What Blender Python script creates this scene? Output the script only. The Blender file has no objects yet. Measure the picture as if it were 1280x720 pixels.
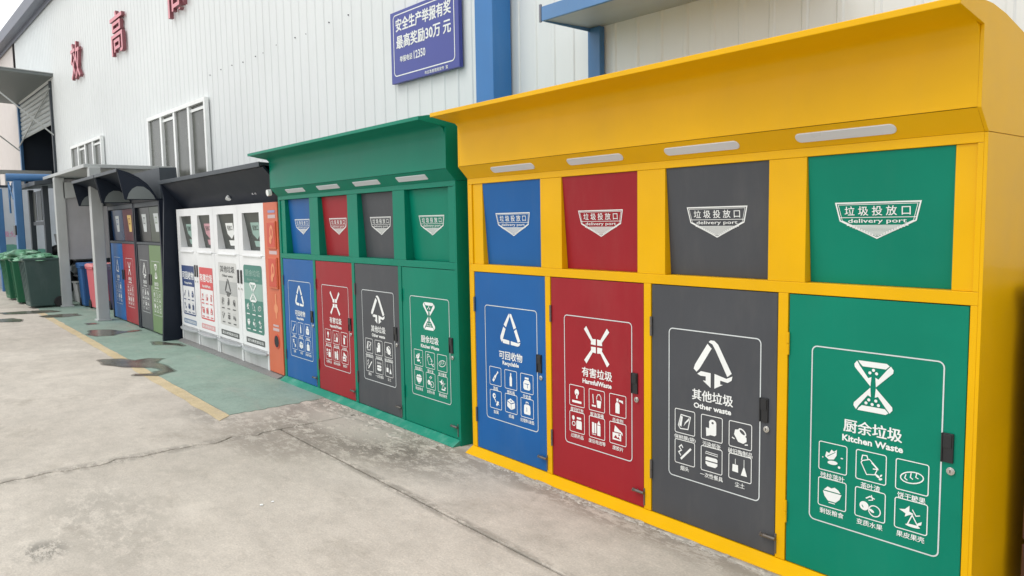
import bpy, bmesh, math, random
from mathutils import Vector, Matrix, noise
random.seed(7)
SC = bpy.context.scene
COL = SC.collection
rad = math.radians

# ------------------------------------------------------------------ camera
H = 1.536
F_PX, YAW, PITCH, ROLL = 940.25, rad(50.92545), rad(-5.07746), rad(-0.96437)
fw = Vector((-math.sin(YAW) * math.cos(PITCH), math.cos(YAW) * math.cos(PITCH), math.sin(PITCH)))
rt = Vector((math.cos(YAW), math.sin(YAW), 0.0))
up = rt.cross(fw)
R2 = rt * math.cos(ROLL) + up * math.sin(ROLL)
U2 = -rt * math.sin(ROLL) + up * math.cos(ROLL)
cam_d = bpy.data.cameras.new('camera')
cam = bpy.data.objects.new('camera', cam_d)
COL.objects.link(cam)
M3 = Matrix((R2, U2, -fw)).transposed()
cam.matrix_world = Matrix.Translation((0, 0, H)) @ M3.to_4x4()
cam_d.sensor_fit = 'HORIZONTAL'
cam_d.sensor_width = 36.0
cam_d.lens = 36.0 * F_PX / 1280.0
cam_d.clip_start = 0.05
cam_d.clip_end = 3000
SC.camera = cam

# ------------------------------------------------------------------ world: bright overcast day
SUN_EL, SUN_ROT = rad(56), rad(205)     # sun behind the clouds, over the yard in front of the cabinets
w = bpy.data.worlds.new('World')
SC.world = w
w.use_nodes = True
nt = w.node_tree
nt.nodes.clear()
wo = nt.nodes.new('ShaderNodeOutputWorld')
bg = nt.nodes.new('ShaderNodeBackground')
sky = nt.nodes.new('ShaderNodeTexSky')
sky.sky_type = 'NISHITA'
sky.sun_disc = False
sky.sun_elevation = SUN_EL
sky.sun_rotation = SUN_ROT
sky.dust_density = 4.0
hs = nt.nodes.new('ShaderNodeHueSaturation')
hs.inputs['Saturation'].default_value = 0.12
mx = nt.nodes.new('ShaderNodeMix')
mx.data_type = 'RGBA'
mx.inputs[0].default_value = 0.72
mx.inputs[7].default_value = (7.6, 7.75, 7.9, 1)      # even cloud deck
nt.links.new(sky.outputs[0], hs.inputs['Color'])
nt.links.new(hs.outputs[0], mx.inputs[6])
nt.links.new(mx.outputs[2], bg.inputs[0])
bg.inputs[1].default_value = 0.15
nt.links.new(bg.outputs[0], wo.inputs[0])
sun_d = bpy.data.lights.new('sun', 'SUN')
sun_d.energy = 0.6
sun_d.angle = rad(25)
sun_d.color = (1.0, 0.96, 0.9)
sun = bpy.data.objects.new('sun', sun_d)
COL.objects.link(sun)
az = SUN_ROT
sdir = Vector((math.sin(az) * math.cos(SUN_EL), math.cos(az) * math.cos(SUN_EL), math.sin(SUN_EL)))
sun.rotation_euler = sdir.to_track_quat('Z', 'Y').to_euler()
SC.view_settings.view_transform = 'Standard'
SC.view_settings.look = 'None'
SC.view_settings.exposure = 0.36
SC.view_settings.gamma = 1.0
SC.view_settings.use_curve_mapping = False

# ------------------------------------------------------------------ materials
def srgb(r, g, b):
    f = lambda c: (c / 255 / 12.92) if c / 255 <= 0.04045 else ((c / 255 + 0.055) / 1.055) ** 2.4
    return (f(r), f(g), f(b))

def mat(name, col, rough=0.5, metal=0.0, var=0.06, vscale=3.0, grain=0.0, gscale=60.0, bump=0.0, bscale=2.0,
        dirt=0.0, dirtcol=(0.25, 0.22, 0.18), spec=0.5, coat=0.0, rvar=0.08):
    m = bpy.data.materials.new(name)
    m.use_nodes = True
    t = m.node_tree
    b = t.nodes['Principled BSDF']
    b.inputs['Roughness'].default_value = rough
    b.inputs['Metallic'].default_value = metal
    b.inputs['Specular IOR Level'].default_value = spec
    b.inputs['Coat Weight'].default_value = coat
    b.inputs['Coat Roughness'].default_value = 0.12
    tc = t.nodes.new('ShaderNodeTexCoord')
    geo = t.nodes.new('ShaderNodeNewGeometry')
    n = t.nodes.new('ShaderNodeTexNoise')
    n.inputs['Scale'].default_value = vscale
    n.inputs['Detail'].default_value = 5
    t.links.new(geo.outputs['Position'], n.inputs['Vector'])
    mp = t.nodes.new('ShaderNodeMapRange')
    mp.inputs[1].default_value = 0.3
    mp.inputs[2].default_value = 0.7
    mp.inputs[3].default_value = 1 - var
    mp.inputs[4].default_value = 1 + var
    t.links.new(n.outputs[0], mp.inputs[0])
    mul = t.nodes.new('ShaderNodeMix')
    mul.data_type = 'RGBA'
    mul.blend_type = 'MULTIPLY'
    mul.inputs[0].default_value = 1
    mul.inputs[6].default_value = (*col, 1)
    t.links.new(mp.outputs[0], mul.inputs[7])
    out = mul.outputs[2]
    if dirt > 0:
        n2 = t.nodes.new('ShaderNodeTexNoise')
        n2.inputs['Scale'].default_value = 5.0
        n2.inputs['Detail'].default_value = 9
        n2.inputs['Roughness'].default_value = 0.7
        mpp = t.nodes.new('ShaderNodeMapping')
        mpp.inputs['Scale'].default_value = (1, 1, 0.28)
        t.links.new(geo.outputs['Position'], mpp.inputs[0])
        t.links.new(mpp.outputs[0], n2.inputs['Vector'])
        r2 = t.nodes.new('ShaderNodeMapRange')
        r2.inputs[1].default_value = 0.5
        r2.inputs[2].default_value = 0.78
        r2.inputs[3].default_value = 0
        r2.inputs[4].default_value = dirt
        t.links.new(n2.outputs[0], r2.inputs[0])
        dm = t.nodes.new('ShaderNodeMix')
        dm.data_type = 'RGBA'
        dm.inputs[7].default_value = (*dirtcol, 1)
        t.links.new(r2.outputs[0], dm.inputs[0])
        t.links.new(out, dm.inputs[6])
        out = dm.outputs[2]
    t.links.new(out, b.inputs['Base Color'])
    rr = t.nodes.new('ShaderNodeMapRange')
    rr.inputs[3].default_value = max(0.02, rough - rvar)
    rr.inputs[4].default_value = min(1, rough + rvar)
    t.links.new(n.outputs[0], rr.inputs[0])
    t.links.new(rr.outputs[0], b.inputs['Roughness'])
    if bump > 0 or grain > 0:
        nb = t.nodes.new('ShaderNodeTexNoise')
        nb.inputs['Scale'].default_value = bscale
        nb.inputs['Detail'].default_value = 2
        t.links.new(geo.outputs['Position'], nb.inputs['Vector'])
        bp = t.nodes.new('ShaderNodeBump')
        bp.inputs['Strength'].default_value = 1.0
        bp.inputs['Distance'].default_value = bump
        t.links.new(nb.outputs[0], bp.inputs['Height'])
        last = bp
        if grain > 0:
            ng = t.nodes.new('ShaderNodeTexNoise')
            ng.inputs['Scale'].default_value = gscale
            ng.inputs['Detail'].default_value = 3
            t.links.new(geo.outputs['Position'], ng.inputs['Vector'])
            bg2 = t.nodes.new('ShaderNodeBump')
            bg2.inputs['Strength'].default_value = 1.0
            bg2.inputs['Distance'].default_value = grain
            t.links.new(ng.outputs[0], bg2.inputs['Height'])
            t.links.new(bp.outputs[0], bg2.inputs['Normal'])
            last = bg2
        t.links.new(last.outputs[0], b.inputs['Normal'])
    return m

YELLOW = mat('yellow_paint', (0.76, 0.415, 0.0003), 0.42, spec=.10, coat=.22, var=0.05, bump=0.004, bscale=3, grain=0.0002, gscale=220, dirt=0.06, dirtcol=(0.42, 0.26, 0.08))
GREEN = mat('green_paint', (0.0008, 0.20, 0.125), 0.4, spec=.15, coat=.08, var=0.06, bump=0.004, bscale=3, grain=0.0002, gscale=220, dirt=0.07, dirtcol=(0.08, 0.26, 0.18))
BLUE = mat('blue_paint', (0.010, 0.105, 0.33), 0.4, spec=.18, coat=.08, var=0.06, bump=0.004, bscale=2.4, grain=0.0002, gscale=220, dirt=0.2, dirtcol=(0.10, 0.17, 0.30))
RED = mat('red_paint', (0.31, 0.016, 0.024), 0.4, spec=.18, coat=.08, var=0.06, bump=0.004, bscale=2.4, grain=0.0002, gscale=220, dirt=0.2, dirtcol=(0.30, 0.09, 0.08))
GREY = mat('grey_paint', (0.068, 0.072, 0.080), 0.4, spec=.18, coat=.08, var=0.06, bump=0.004, bscale=2.4, grain=0.0002, gscale=220, dirt=0.25, dirtcol=(0.15, 0.145, 0.135))
DARKIN = mat('dark_interior', (0.02, 0.02, 0.022), 0.8)
GREENLIP = mat('green_paint_skylit', (0.004, 0.23, 0.15), 0.5, dirt=0.75, dirtcol=(0.17, 0.40, 0.31), spec=.3)  # lip copy of the green, paled to paint in the sky light it catches
PRINT = mat('white_print', (0.80, 0.82, 0.80), 0.45, var=0.05)
PRINTP = mat('pale_print', (0.62, 0.66, 0.66), 0.45, var=0.05)
BLACKP = mat('black_plastic', (0.015, 0.016, 0.018), 0.35)
STEEL = mat('bright_steel', (0.62, 0.62, 0.6), 0.25, metal=1.0)
DULLST = mat('dull_steel', (0.16, 0.15, 0.14), 0.5, metal=0.6, dirt=0.5, dirtcol=(0.12, 0.08, 0.05))
LENS = mat('lamp_lens', (0.62, 0.63, 0.66), 0.3, var=0.04)
WALLW = mat('white_wall_sheet', (0.71, 0.74, 0.735), 0.5, var=0.03, vscale=0.7, dirt=0.16, dirtcol=(0.49, 0.51, 0.51), bump=0.003, bscale=1.2)
WALLB = mat('beige_wall_sheet', (0.68, 0.63, 0.60), 0.6, var=0.03, dirt=0.1, dirtcol=(0.5, 0.45, 0.4))
TRIM = mat('slate_trim', (0.17, 0.18, 0.22), 0.5, dirt=0.15)
COLBLUE = mat('column_blue', (0.030, 0.175, 0.45), 0.4, var=0.05, dirt=0.12, dirtcol=(0.2, 0.3, 0.42), bump=0.003)
STEELBLUE = mat('steel_blue', (0.045, 0.15, 0.33), 0.45, dirt=0.15, dirtcol=(0.2, 0.25, 0.33))
SOFFIT = mat('canopy_soffit', (0.46, 0.50, 0.53), 0.5, dirt=0.2)
SIGNB = mat('sign_blue', (0.045, 0.06, 0.30), 0.3, var=0.04)
LETTER = mat('letter_red_face', (0.70, 0.27, 0.31), 0.45, dirt=0.35, dirtcol=(0.6, 0.35, 0.38))
LETTERS = mat('letter_red_side', (0.24, 0.075, 0.09), 0.5)
WFRAME = mat('window_frame_white', (0.86, 0.88, 0.86), 0.4)
GLASS = mat('window_glass_dusty', (0.085, 0.09, 0.078), 0.25, var=0.3, vscale=2.5, spec=0.4, dirt=0.5, dirtcol=(0.15, 0.15, 0.13))
SHUTTER = mat('shutter_slat', (0.42, 0.46, 0.46), 0.45, dirt=0.2)
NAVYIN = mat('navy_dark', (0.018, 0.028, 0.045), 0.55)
CHAR = mat('charcoal_paint', (0.010, 0.015, 0.027), 0.45, spec=.25, bump=0.003, dirt=0.08, dirtcol=(0.06, 0.07, 0.08))
SLATE = mat('slate_paint', (0.050, 0.060, 0.070), 0.45, spec=.3, dirt=0.1, dirtcol=(0.10, 0.11, 0.11))
WBIN = mat('white_bin_paint', (0.77, 0.78, 0.78), 0.32, bump=0.003, dirt=0.1, dirtcol=(0.55, 0.54, 0.5))
ORANGE = mat('orange_paint', (0.60, 0.125, 0.05), 0.42, dirt=0.15, dirtcol=(0.6, 0.3, 0.2))
ORANGED = mat('orange_pocket', (0.56, 0.07, 0.035), 0.45)
LGREY = mat('light_grey_paint', (0.44, 0.46, 0.45), 0.45, dirt=0.2, dirtcol=(0.3, 0.3, 0.28))
SHELTIN = mat('shelter_back_panel', (0.40, 0.40, 0.41), 0.5, dirt=0.2)
SHELTIN2 = mat('base_plate_grey', (0.20, 0.20, 0.195), 0.5, dirt=0.4)
SMOKE = mat('smoked_panel', (0.05, 0.058, 0.052), 0.3, spec=0.3)
NAVYPR = mat('navy_print', (0.02, 0.05, 0.16), 0.45)
REDPR = mat('red_print', (0.62, 0.075, 0.08), 0.45)
GREYPR = mat('grey_print', (0.42, 0.43, 0.42), 0.45)
DKPR = mat('dark_print', (0.07, 0.075, 0.075), 0.45)
TEALPR = mat('teal_print', (0.05, 0.20, 0.16), 0.45)
TEALLT = mat('pale_teal_print', (0.28, 0.42, 0.37), 0.45)
OLIVE = mat('moss_green_paint', (0.12, 0.21, 0.075), 0.4, dirt=0.1)
YTAG = mat('yellow_tag', (0.72, 0.50, 0.15), 0.5)
BINGREEN = mat('wheelie_green', (0.006, 0.115, 0.05), 0.42, dirt=0.25, dirtcol=(0.12, 0.2, 0.13))
BINDARK = mat('wheelie_dark', (0.045, 0.085, 0.078), 0.42, dirt=0.3, dirtcol=(0.15, 0.19, 0.18))
BINBLUE = mat('wheelie_blue', (0.02, 0.10, 0.28), 0.42, dirt=0.15)
BINRED = mat('wheelie_red', (0.62, 0.13, 0.15), 0.42, dirt=0.15)
BAG = mat('green_bag', (0.12, 0.30, 0.18), 0.4, var=0.5, vscale=9, dirt=0.6, dirtcol=(0.42, 0.58, 0.46))
RUBBER = mat('black_rubber', (0.012, 0.012, 0.013), 0.6)
MURAL = mat('hoarding_white', (0.50, 0.53, 0.58), 0.5, dirt=0.15)
MGREEN = mat('mural_green', (0.12, 0.32, 0.25), 0.5)
MPINK = mat('mural_pink', (0.6, 0.3, 0.45), 0.5)
WBOX = mat('pale_plastic', (0.55, 0.55, 0.56), 0.5, dirt=0.2)
BLOCKERB = mat('blocker_brown', (0.085, 0.035, 0.016), 0.6, var=0.3, vscale=6)  # for the added dark box beside the yellow flank

def ground_mat(name, c1, c2, stain, rough=0.85, patchy=0.0, wear=None, wearamt=0.0, bands=()):
    m = bpy.data.materials.new(name)
    m.use_nodes = True
    t = m.node_tree
    b = t.nodes['Principled BSDF']
    b.inputs['Roughness'].default_value = rough
    b.inputs['Specular IOR Level'].default_value = 0.35
    geo = t.nodes.new('ShaderNodeNewGeometry')
    def nz(scale, detail, ro=0.6, stretch=None, dist=0.0):
        n = t.nodes.new('ShaderNodeTexNoise')
        n.inputs['Scale'].default_value = scale
        n.inputs['Detail'].default_value = detail
        n.inputs['Roughness'].default_value = ro
        n.inputs['Distortion'].default_value = dist
        if stretch:
            mp = t.nodes.new('ShaderNodeMapping')
            mp.inputs['Scale'].default_value = stretch
            mp.inputs['Location'].default_value = (scale, 3.1 * scale, 0)
            t.links.new(geo.outputs['Position'], mp.inputs[0])
            t.links.new(mp.outputs[0], n.inputs['Vector'])
        else:
            t.links.new(geo.outputs['Position'], n.inputs['Vector'])
        return n.outputs[0]
    def rng(s, a, b_, c, d):
        r = t.nodes.new('ShaderNodeMapRange')
        for i, v in enumerate((a, b_, c, d)):
            r.inputs[i + 1].default_value = v
        t.links.new(s, r.inputs[0])
        return r.outputs[0]
    def mix(fac, a, bb, blend='MIX'):
        x = t.nodes.new('ShaderNodeMix')
        x.data_type = 'RGBA'
        x.blend_type = blend
        for sock, v in ((0, fac), (6, a), (7, bb)):
            if isinstance(v, (int, float)):
                x.inputs[sock].default_value = v
            elif isinstance(v, tuple):
                x.inputs[sock].default_value = (*v, 1)
            else:
                t.links.new(v, x.inputs[sock])
        return x.outputs[2]
    def math_(op, a, b_):
        x = t.nodes.new('ShaderNodeMath')
        x.operation = op
        for i, v in enumerate((a, b_)):
            if isinstance(v, (int, float)):
                x.inputs[i].default_value = v
            else:
                t.links.new(v, x.inputs[i])
        return x.outputs[0]
    big = nz(0.55, 6, 0.62, dist=0.6)
    c = mix(rng(big, 0.35, 0.65, 0, 1), c1, c2)
    med = nz(3.2, 8, 0.68, (1.0, 1.6, 1))
    c = mix(1.0, c, mix(rng(med, 0.3, 0.7, 0, 1), (0.86, 0.86, 0.86), (1.1, 1.1, 1.1)), 'MULTIPLY')
    fine = nz(90, 3, 0.7)
    c = mix(1.0, c, mix(rng(fine, 0.3, 0.7, 0, 1), (0.84, 0.84, 0.84), (1.12, 1.12, 1.12)), 'MULTIPLY')
    mid = nz(14, 6, 0.8, (1, 1.3, 1))
    c = mix(1.0, c, mix(rng(mid, 0.3, 0.7, 0, 1), (0.88, 0.88, 0.88), (1.08, 1.08, 1.08)), 'MULTIPLY')
    pale = nz(0.9, 8, 0.7, (1.4, 0.8, 1), 0.3)
    c = mix(rng(pale, 0.55, 0.72, 0, 0.35), c, tuple(min(1, q * 1.22) for q in c2))
    st = nz(1.3, 9, 0.78, (0.8, 1.5, 1), 0.25)
    c = mix(rng(st, 0.56, 0.72, 0, patchy), c, stain)
    sm = nz(5.5, 9, 0.8, (1.2, 0.8, 1), 0.3)
    c = mix(rng(sm, 0.62, 0.75, 0, patchy * 0.8), c, stain)
    rough_extra = None
    if bands:
        sep = t.nodes.new('ShaderNodeSeparateXYZ')
        t.links.new(geo.outputs['Position'], sep.inputs[0])
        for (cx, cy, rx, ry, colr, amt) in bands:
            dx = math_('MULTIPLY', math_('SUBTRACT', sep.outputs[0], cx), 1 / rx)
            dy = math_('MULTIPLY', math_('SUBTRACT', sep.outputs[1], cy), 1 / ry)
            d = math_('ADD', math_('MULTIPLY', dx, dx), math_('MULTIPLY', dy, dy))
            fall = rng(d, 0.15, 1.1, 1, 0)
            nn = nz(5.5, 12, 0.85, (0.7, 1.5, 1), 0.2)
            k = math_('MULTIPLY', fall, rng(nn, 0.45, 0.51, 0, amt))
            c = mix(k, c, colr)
    if wear:
        wn = nz(2.0, 10, 0.75, (0.7, 1.5, 1), 0.5)
        c = mix(rng(wn, 0.52, 0.75, 0, wearamt), c, wear)
    t.links.new(c, b.inputs['Base Color'])
    bp = t.nodes.new('ShaderNodeBump')
    bp.inputs['Distance'].default_value = 0.004
    t.links.new(med, bp.inputs['Height'])
    b2 = t.nodes.new('ShaderNodeBump')
    b2.inputs['Distance'].default_value = 0.0015
    t.links.new(fine, b2.inputs['Height'])
    t.links.new(bp.outputs[0], b2.inputs['Normal'])
    t.links.new(b2.outputs[0], b.inputs['Normal'])
    t.links.new(rng(st, 0.3, 0.7, rough - 0.12, min(1, rough + 0.1)), b.inputs['Roughness'])
    return m

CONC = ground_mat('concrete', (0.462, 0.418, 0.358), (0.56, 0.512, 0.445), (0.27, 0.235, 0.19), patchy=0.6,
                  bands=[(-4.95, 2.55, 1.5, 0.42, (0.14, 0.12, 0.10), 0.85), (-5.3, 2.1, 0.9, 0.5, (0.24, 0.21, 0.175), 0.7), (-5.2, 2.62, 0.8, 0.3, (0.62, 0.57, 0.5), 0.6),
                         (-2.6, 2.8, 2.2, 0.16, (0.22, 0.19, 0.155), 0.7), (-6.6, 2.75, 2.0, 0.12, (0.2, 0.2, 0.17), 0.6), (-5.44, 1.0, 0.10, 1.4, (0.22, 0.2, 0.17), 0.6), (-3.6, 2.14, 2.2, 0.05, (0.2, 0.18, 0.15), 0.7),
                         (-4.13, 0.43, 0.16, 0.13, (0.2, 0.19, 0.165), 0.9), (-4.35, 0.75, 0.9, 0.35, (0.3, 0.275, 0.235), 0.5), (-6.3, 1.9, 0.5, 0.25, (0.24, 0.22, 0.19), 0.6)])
SUBG = ground_mat('yard_base', (0.12, 0.105, 0.09), (0.17, 0.15, 0.13), (0.08, 0.07, 0.06), patchy=0.4)
GPAINT = ground_mat('green_floor_paint', (0.235, 0.335, 0.275), (0.28, 0.375, 0.315), (0.16, 0.22, 0.18), 0.6, patchy=0.3, wear=(0.36, 0.35, 0.3), wearamt=0.6)
YPAINT = ground_mat('yellow_line_paint', (0.56, 0.45, 0.26), (0.60, 0.49, 0.31), (0.45, 0.38, 0.26), 0.7, patchy=0.4, wear=(0.46, 0.40, 0.31), wearamt=0.9)

def wet_mat():
    m = mat('wet_floor', (0.13, 0.125, 0.10), 0.24, var=0.45, vscale=4, spec=0.4, rvar=0.06, dirt=.7, dirtcol=(.17, .125, .08))
    return m
WET = wet_mat()
DAMP = mat('damp_floor', (0.07, 0.07, 0.055), 0.45, var=0.3, vscale=6, spec=0.3)
DAMP.node_tree.nodes['Principled BSDF'].inputs['Alpha'].default_value = 0.38

# ------------------------------------------------------------------ object helpers
def link(o, parent=None):
    COL.objects.link(o)
    if parent is not None:
        o.parent = parent
    return o

def tag(o, label=None, cat=None, group=None, kind=None):
    if label: o['label'] = label
    if cat: o['category'] = cat
    if group: o['group'] = group
    if kind: o['kind'] = kind
    return o

def thing(name, label, cat, loc=(0, 0, 0), rz=0.0, group=None):
    o = bpy.data.objects.new(name, None)
    o.empty_display_size = 0.2
    o.location = loc
    o.rotation_euler = (0, 0, rz)
    link(o)
    return tag(o, label, cat, group)

class MB:
    def __init__(s):
        s.v, s.f, s.mi = [], [], []
    def add(s, v, f, mi=0):
        k = len(s.v)
        s.v += [tuple(p) for p in v]
        s.f += [tuple(i + k for i in q) for q in f]
        s.mi += [mi] * len(f)
        return s
    def box(s, x0, x1, y0, y1, z0, z1, mi=0):
        v = [(x0, y0, z0), (x1, y0, z0), (x1, y1, z0), (x0, y1, z0), (x0, y0, z1), (x1, y0, z1), (x1, y1, z1), (x0, y1, z1)]
        return s.add(v, [(0, 3, 2, 1), (4, 5, 6, 7), (0, 1, 5, 4), (1, 2, 6, 5), (2, 3, 7, 6), (3, 0, 4, 7)], mi)
    def taper(s, b, t_, z0, z1, mi=0):           # b, t_ = (x0,x1,y0,y1)
        v = [(b[0], b[2], z0), (b[1], b[2], z0), (b[1], b[3], z0), (b[0], b[3], z0), (t_[0], t_[2], z1), (t_[1], t_[2], z1), (t_[1], t_[3], z1), (t_[0], t_[3], z1)]
        return s.add(v, [(0, 3, 2, 1), (4, 5, 6, 7), (0, 1, 5, 4), (1, 2, 6, 5), (2, 3, 7, 6), (3, 0, 4, 7)], mi)
    def prism_x(s, prof, x0, x1, mi=0, caps=True):   # prof: (y,z) loop
        n = len(prof)
        v = [(x0, y, z) for y, z in prof] + [(x1, y, z) for y, z in prof]
        f = [(i, (i + 1) % n, n + (i + 1) % n, n + i) for i in range(n)]
        if caps:
            f += [tuple(range(n - 1, -1, -1)), tuple(range(n, 2 * n))]
        return s.add(v, f, mi)
    def prism_z(s, prof, z0, z1, mi=0):
        n = len(prof)
        v = [(x, y, z0) for x, y in prof] + [(x, y, z1) for x, y in prof]
        f = [(i, (i + 1) % n, n + (i + 1) % n, n + i) for i in range(n)]
        f += [tuple(range(n - 1, -1, -1)), tuple(range(n, 2 * n))]
        return s.add(v, f, mi)
    def prism_y(s, prof, y0, y1, mi=0):              # prof: (x,z) loop
        n = len(prof)
        v = [(x, y0, z) for x, z in prof] + [(x, y1, z) for x, z in prof]
        f = [(i, (i + 1) % n, n + (i + 1) % n, n + i) for i in range(n)]
        f += [tuple(range(n - 1, -1, -1)), tuple(range(n, 2 * n))]
        return s.add(v, f, mi)
    def sheet_x(s, line, x0, x1, mi=0):              # open ribbon, (y,z) line
        n = len(line)
        v = [(x0, y, z) for y, z in line] + [(x1, y, z) for y, z in line]
        return s.add(v, [(i, i + 1, n + i + 1, n + i) for i in range(n - 1)], mi)
    def tube(s, a, b, r, n=10, mi=0, r2=None):
        a, b = Vector(a), Vector(b)
        d = (b - a).normalized()
        q = d.orthogonal().normalized()
        p = d.cross(q)
        r2 = r if r2 is None else r2
        v = []
        for c, rr in ((a, r), (b, r2)):
            for i in range(n):
                t = 2 * math.pi * i / n
                v.append(c + q * math.cos(t) * rr + p * math.sin(t) * rr)
        f = [(i, (i + 1) % n, n + (i + 1) % n, n + i) for i in range(n)]
        f += [tuple(range(n - 1, -1, -1)), tuple(range(n, 2 * n))]
        return s.add(v, f, mi)
    def beam(s, a, b, w_, h_, mi=0):
        a, b = Vector(a), Vector(b)
        d = (b - a).normalized()
        side = d.cross(Vector((0, 0, 1)))
        side = side.normalized() if side.length > 1e-4 else Vector((1, 0, 0))
        u_ = side.cross(d)
        v = []
        for c in (a, b):
            for sx, sz in ((-1, -1), (1, -1), (1, 1), (-1, 1)):
                v.append(c + side * sx * w_ / 2 + u_ * sz * h_ / 2)
        return s.add(v, [(0, 3, 2, 1), (4, 5, 6, 7), (0, 1, 5, 4), (1, 2, 6, 5), (2, 3, 7, 6), (3, 0, 4, 7)], mi)
    def mesh(s, name, mats, smooth=None):
        me = bpy.data.meshes.new(name)
        me.from_pydata(s.v, [], s.f)
        for m in (mats if isinstance(mats, (list, tuple)) else [mats]):
            me.materials.append(m)
        me.polygons.foreach_set('material_index', s.mi)
        bm = bmesh.new()
        bm.from_mesh(me)
        bmesh.ops.recalc_face_normals(bm, faces=bm.faces)
        bm.to_mesh(me)
        bm.free()
        if smooth is not None:
            me.shade_smooth()
            me.set_sharp_from_angle(angle=rad(smooth))
        return me
    def obj(s, name, mats, parent=None, bevel=0.0, smooth=None, loc=None, seg=2):
        o = bpy.data.objects.new(name, s.mesh(name, mats, smooth))
        link(o, parent)
        if loc: o.location = loc
        if bevel:
            b = o.modifiers.new('bevel', 'BEVEL')
            b.width = bevel
            b.segments = seg
            b.limit_method = 'ANGLE'
            b.angle_limit = rad(35)
        return o

def inst(name, me, parent, loc=(0, 0, 0), scale=None, rot=None):
    o = bpy.data.objects.new(name, me)
    link(o, parent)
    o.location = loc
    if scale: o.scale = scale
    if rot: o.rotation_euler = rot
    return o

# ------------------------------------------------------------------ flat print (lettering, symbols) as thin geometry facing -Y
_tc = {}
def glyphs(body, bold):
    k = (body, bold)
    if k in _tc: return _tc[k]
    c = bpy.data.curves.new('t', 'FONT')
    c.body = body
    c.resolution_u = 2
    c.offset = bold
    o = bpy.data.objects.new('t', c)
    COL.objects.link(o)
    bpy.context.view_layer.update()
    dg = bpy.context.evaluated_depsgraph_get()
    me = bpy.data.meshes.new_from_object(o.evaluated_get(dg))
    v = [(p.co.x, p.co.y) for p in me.vertices]
    f = [tuple(p.vertices) for p in me.polygons]
    bpy.data.objects.remove(o)
    bpy.data.curves.remove(c)
    bpy.data.meshes.remove(me)
    if v:
        x0, x1 = min(p[0] for p in v), max(p[0] for p in v)
        y0, y1 = min(p[1] for p in v), max(p[1] for p in v)
        v = [((p[0] - (x0 + x1) / 2) / (x1 - x0 + 1e-9), (p[1] - (y0 + y1) / 2) / (y1 - y0 + 1e-9)) for p in v]
    _tc[k] = (v, f)
    return _tc[k]

def area2(P):
    return sum(P[i][0] * P[(i + 1) % len(P)][1] - P[(i + 1) % len(P)][0] * P[i][1] for i in range(len(P)))

class PR:
    def __init__(s, step=0.00012):
        s.v, s.f, s.mi, s.layer, s.step = [], [], [], 0, step
    def _put(s, pts, faces, mi):
        k = len(s.v)
        y = -s.layer * s.step
        s.v += [(p[0], y, p[1]) for p in pts]
        for q in faces:
            P = [pts[i] for i in q]
            if area2(P) < 0: q = tuple(reversed(q))
            s.f.append(tuple(i + k for i in q))
            s.mi.append(mi)
        s.layer += 1
    def poly(s, pts, mi=0):
        s._put(list(pts), [tuple(range(len(pts)))], mi)
        return s
    def rrect(s, x0, x1, z0, z1, r, mi=0):
        return s.poly(rr_pts(x0, x1, z0, z1, r), mi)
    def ell(s, x, z, rx, rz=None, mi=0, n=16, rot=0):
        rz = rz or rx
        ca, sa = math.cos(rot), math.sin(rot)
        P = []
        for i in range(n):
            t = 2 * math.pi * i / n
            a, b = rx * math.cos(t), rz * math.sin(t)
            P.append((x + a * ca - b * sa, z + a * sa + b * ca))
        return s.poly(P, mi)
    def line(s, pts, w_, closed=False, mi=0):
        n = len(pts)
        L, R = [], []
        for i, p in enumerate(pts):
            p = Vector(p)
            a = Vector(pts[i - 1]) if (closed or i > 0) else None
            b = Vector(pts[(i + 1) % n]) if (closed or i < n - 1) else None
            d1 = (p - a).normalized() if a is not None else None
            d2 = (b - p).normalized() if b is not None else None
            d1 = d1 if d1 is not None else d2
            d2 = d2 if d2 is not None else d1
            n1, n2 = Vector((-d1.y, d1.x)), Vector((-d2.y, d2.x))
            m_ = (n1 + n2)
            m_ = m_.normalized() if m_.length > 1e-5 else n1
            k = (w_ / 2) / max(0.45, m_.dot(n1))
            L.append(tuple(p + m_ * k))
            R.append(tuple(p - m_ * k))
        P = L + R
        f = [(i, (i + 1) % n, n + (i + 1) % n, n + i) for i in range(n if closed else n - 1)]
        s._put(P, f, mi)
        return s
    def outline(s, x0, x1, z0, z1, r, w_, mi=0):
        return s.line(rr_pts(x0, x1, z0, z1, r), w_, True, mi)
    def text(s, body, cx, cz, w_, h_, bold=0.012, mi=0):
        cjk = any(ord(c_) > 0x2fff for c_ in body)
        v, f = glyphs(body, 0.0035 if cjk else bold)
        e = h_ * bold * 1.5 if cjk else 0.0
        for dx, dz in (((-e, 0), (e, 0), (0, e)) if cjk else ((0, 0),)):
            s._put([(cx + dx + p[0] * w_, cz + dz + p[1] * h_) for p in v], f, mi)
        return s
    def mesh(s, name, mats):
        me = bpy.data.meshes.new(name)
        me.from_pydata(s.v, [], s.f)
        for m in (mats if isinstance(mats, (list, tuple)) else [mats]):
            me.materials.append(m)
        me.polygons.foreach_set('material_index', s.mi)
        return me

def rr_pts(x0, x1, z0, z1, r, n=5):
    P = []
    for cx, cz, a0 in ((x1 - r, z1 - r, 0), (x0 + r, z1 - r, 90), (x0 + r, z0 + r, 180), (x1 - r, z0 + r, 270)):
        for i in range(n + 1):
            a = rad(a0 + 90 * i / n)
            P.append((cx + r * math.cos(a), cz + r * math.sin(a)))
    return P

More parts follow.
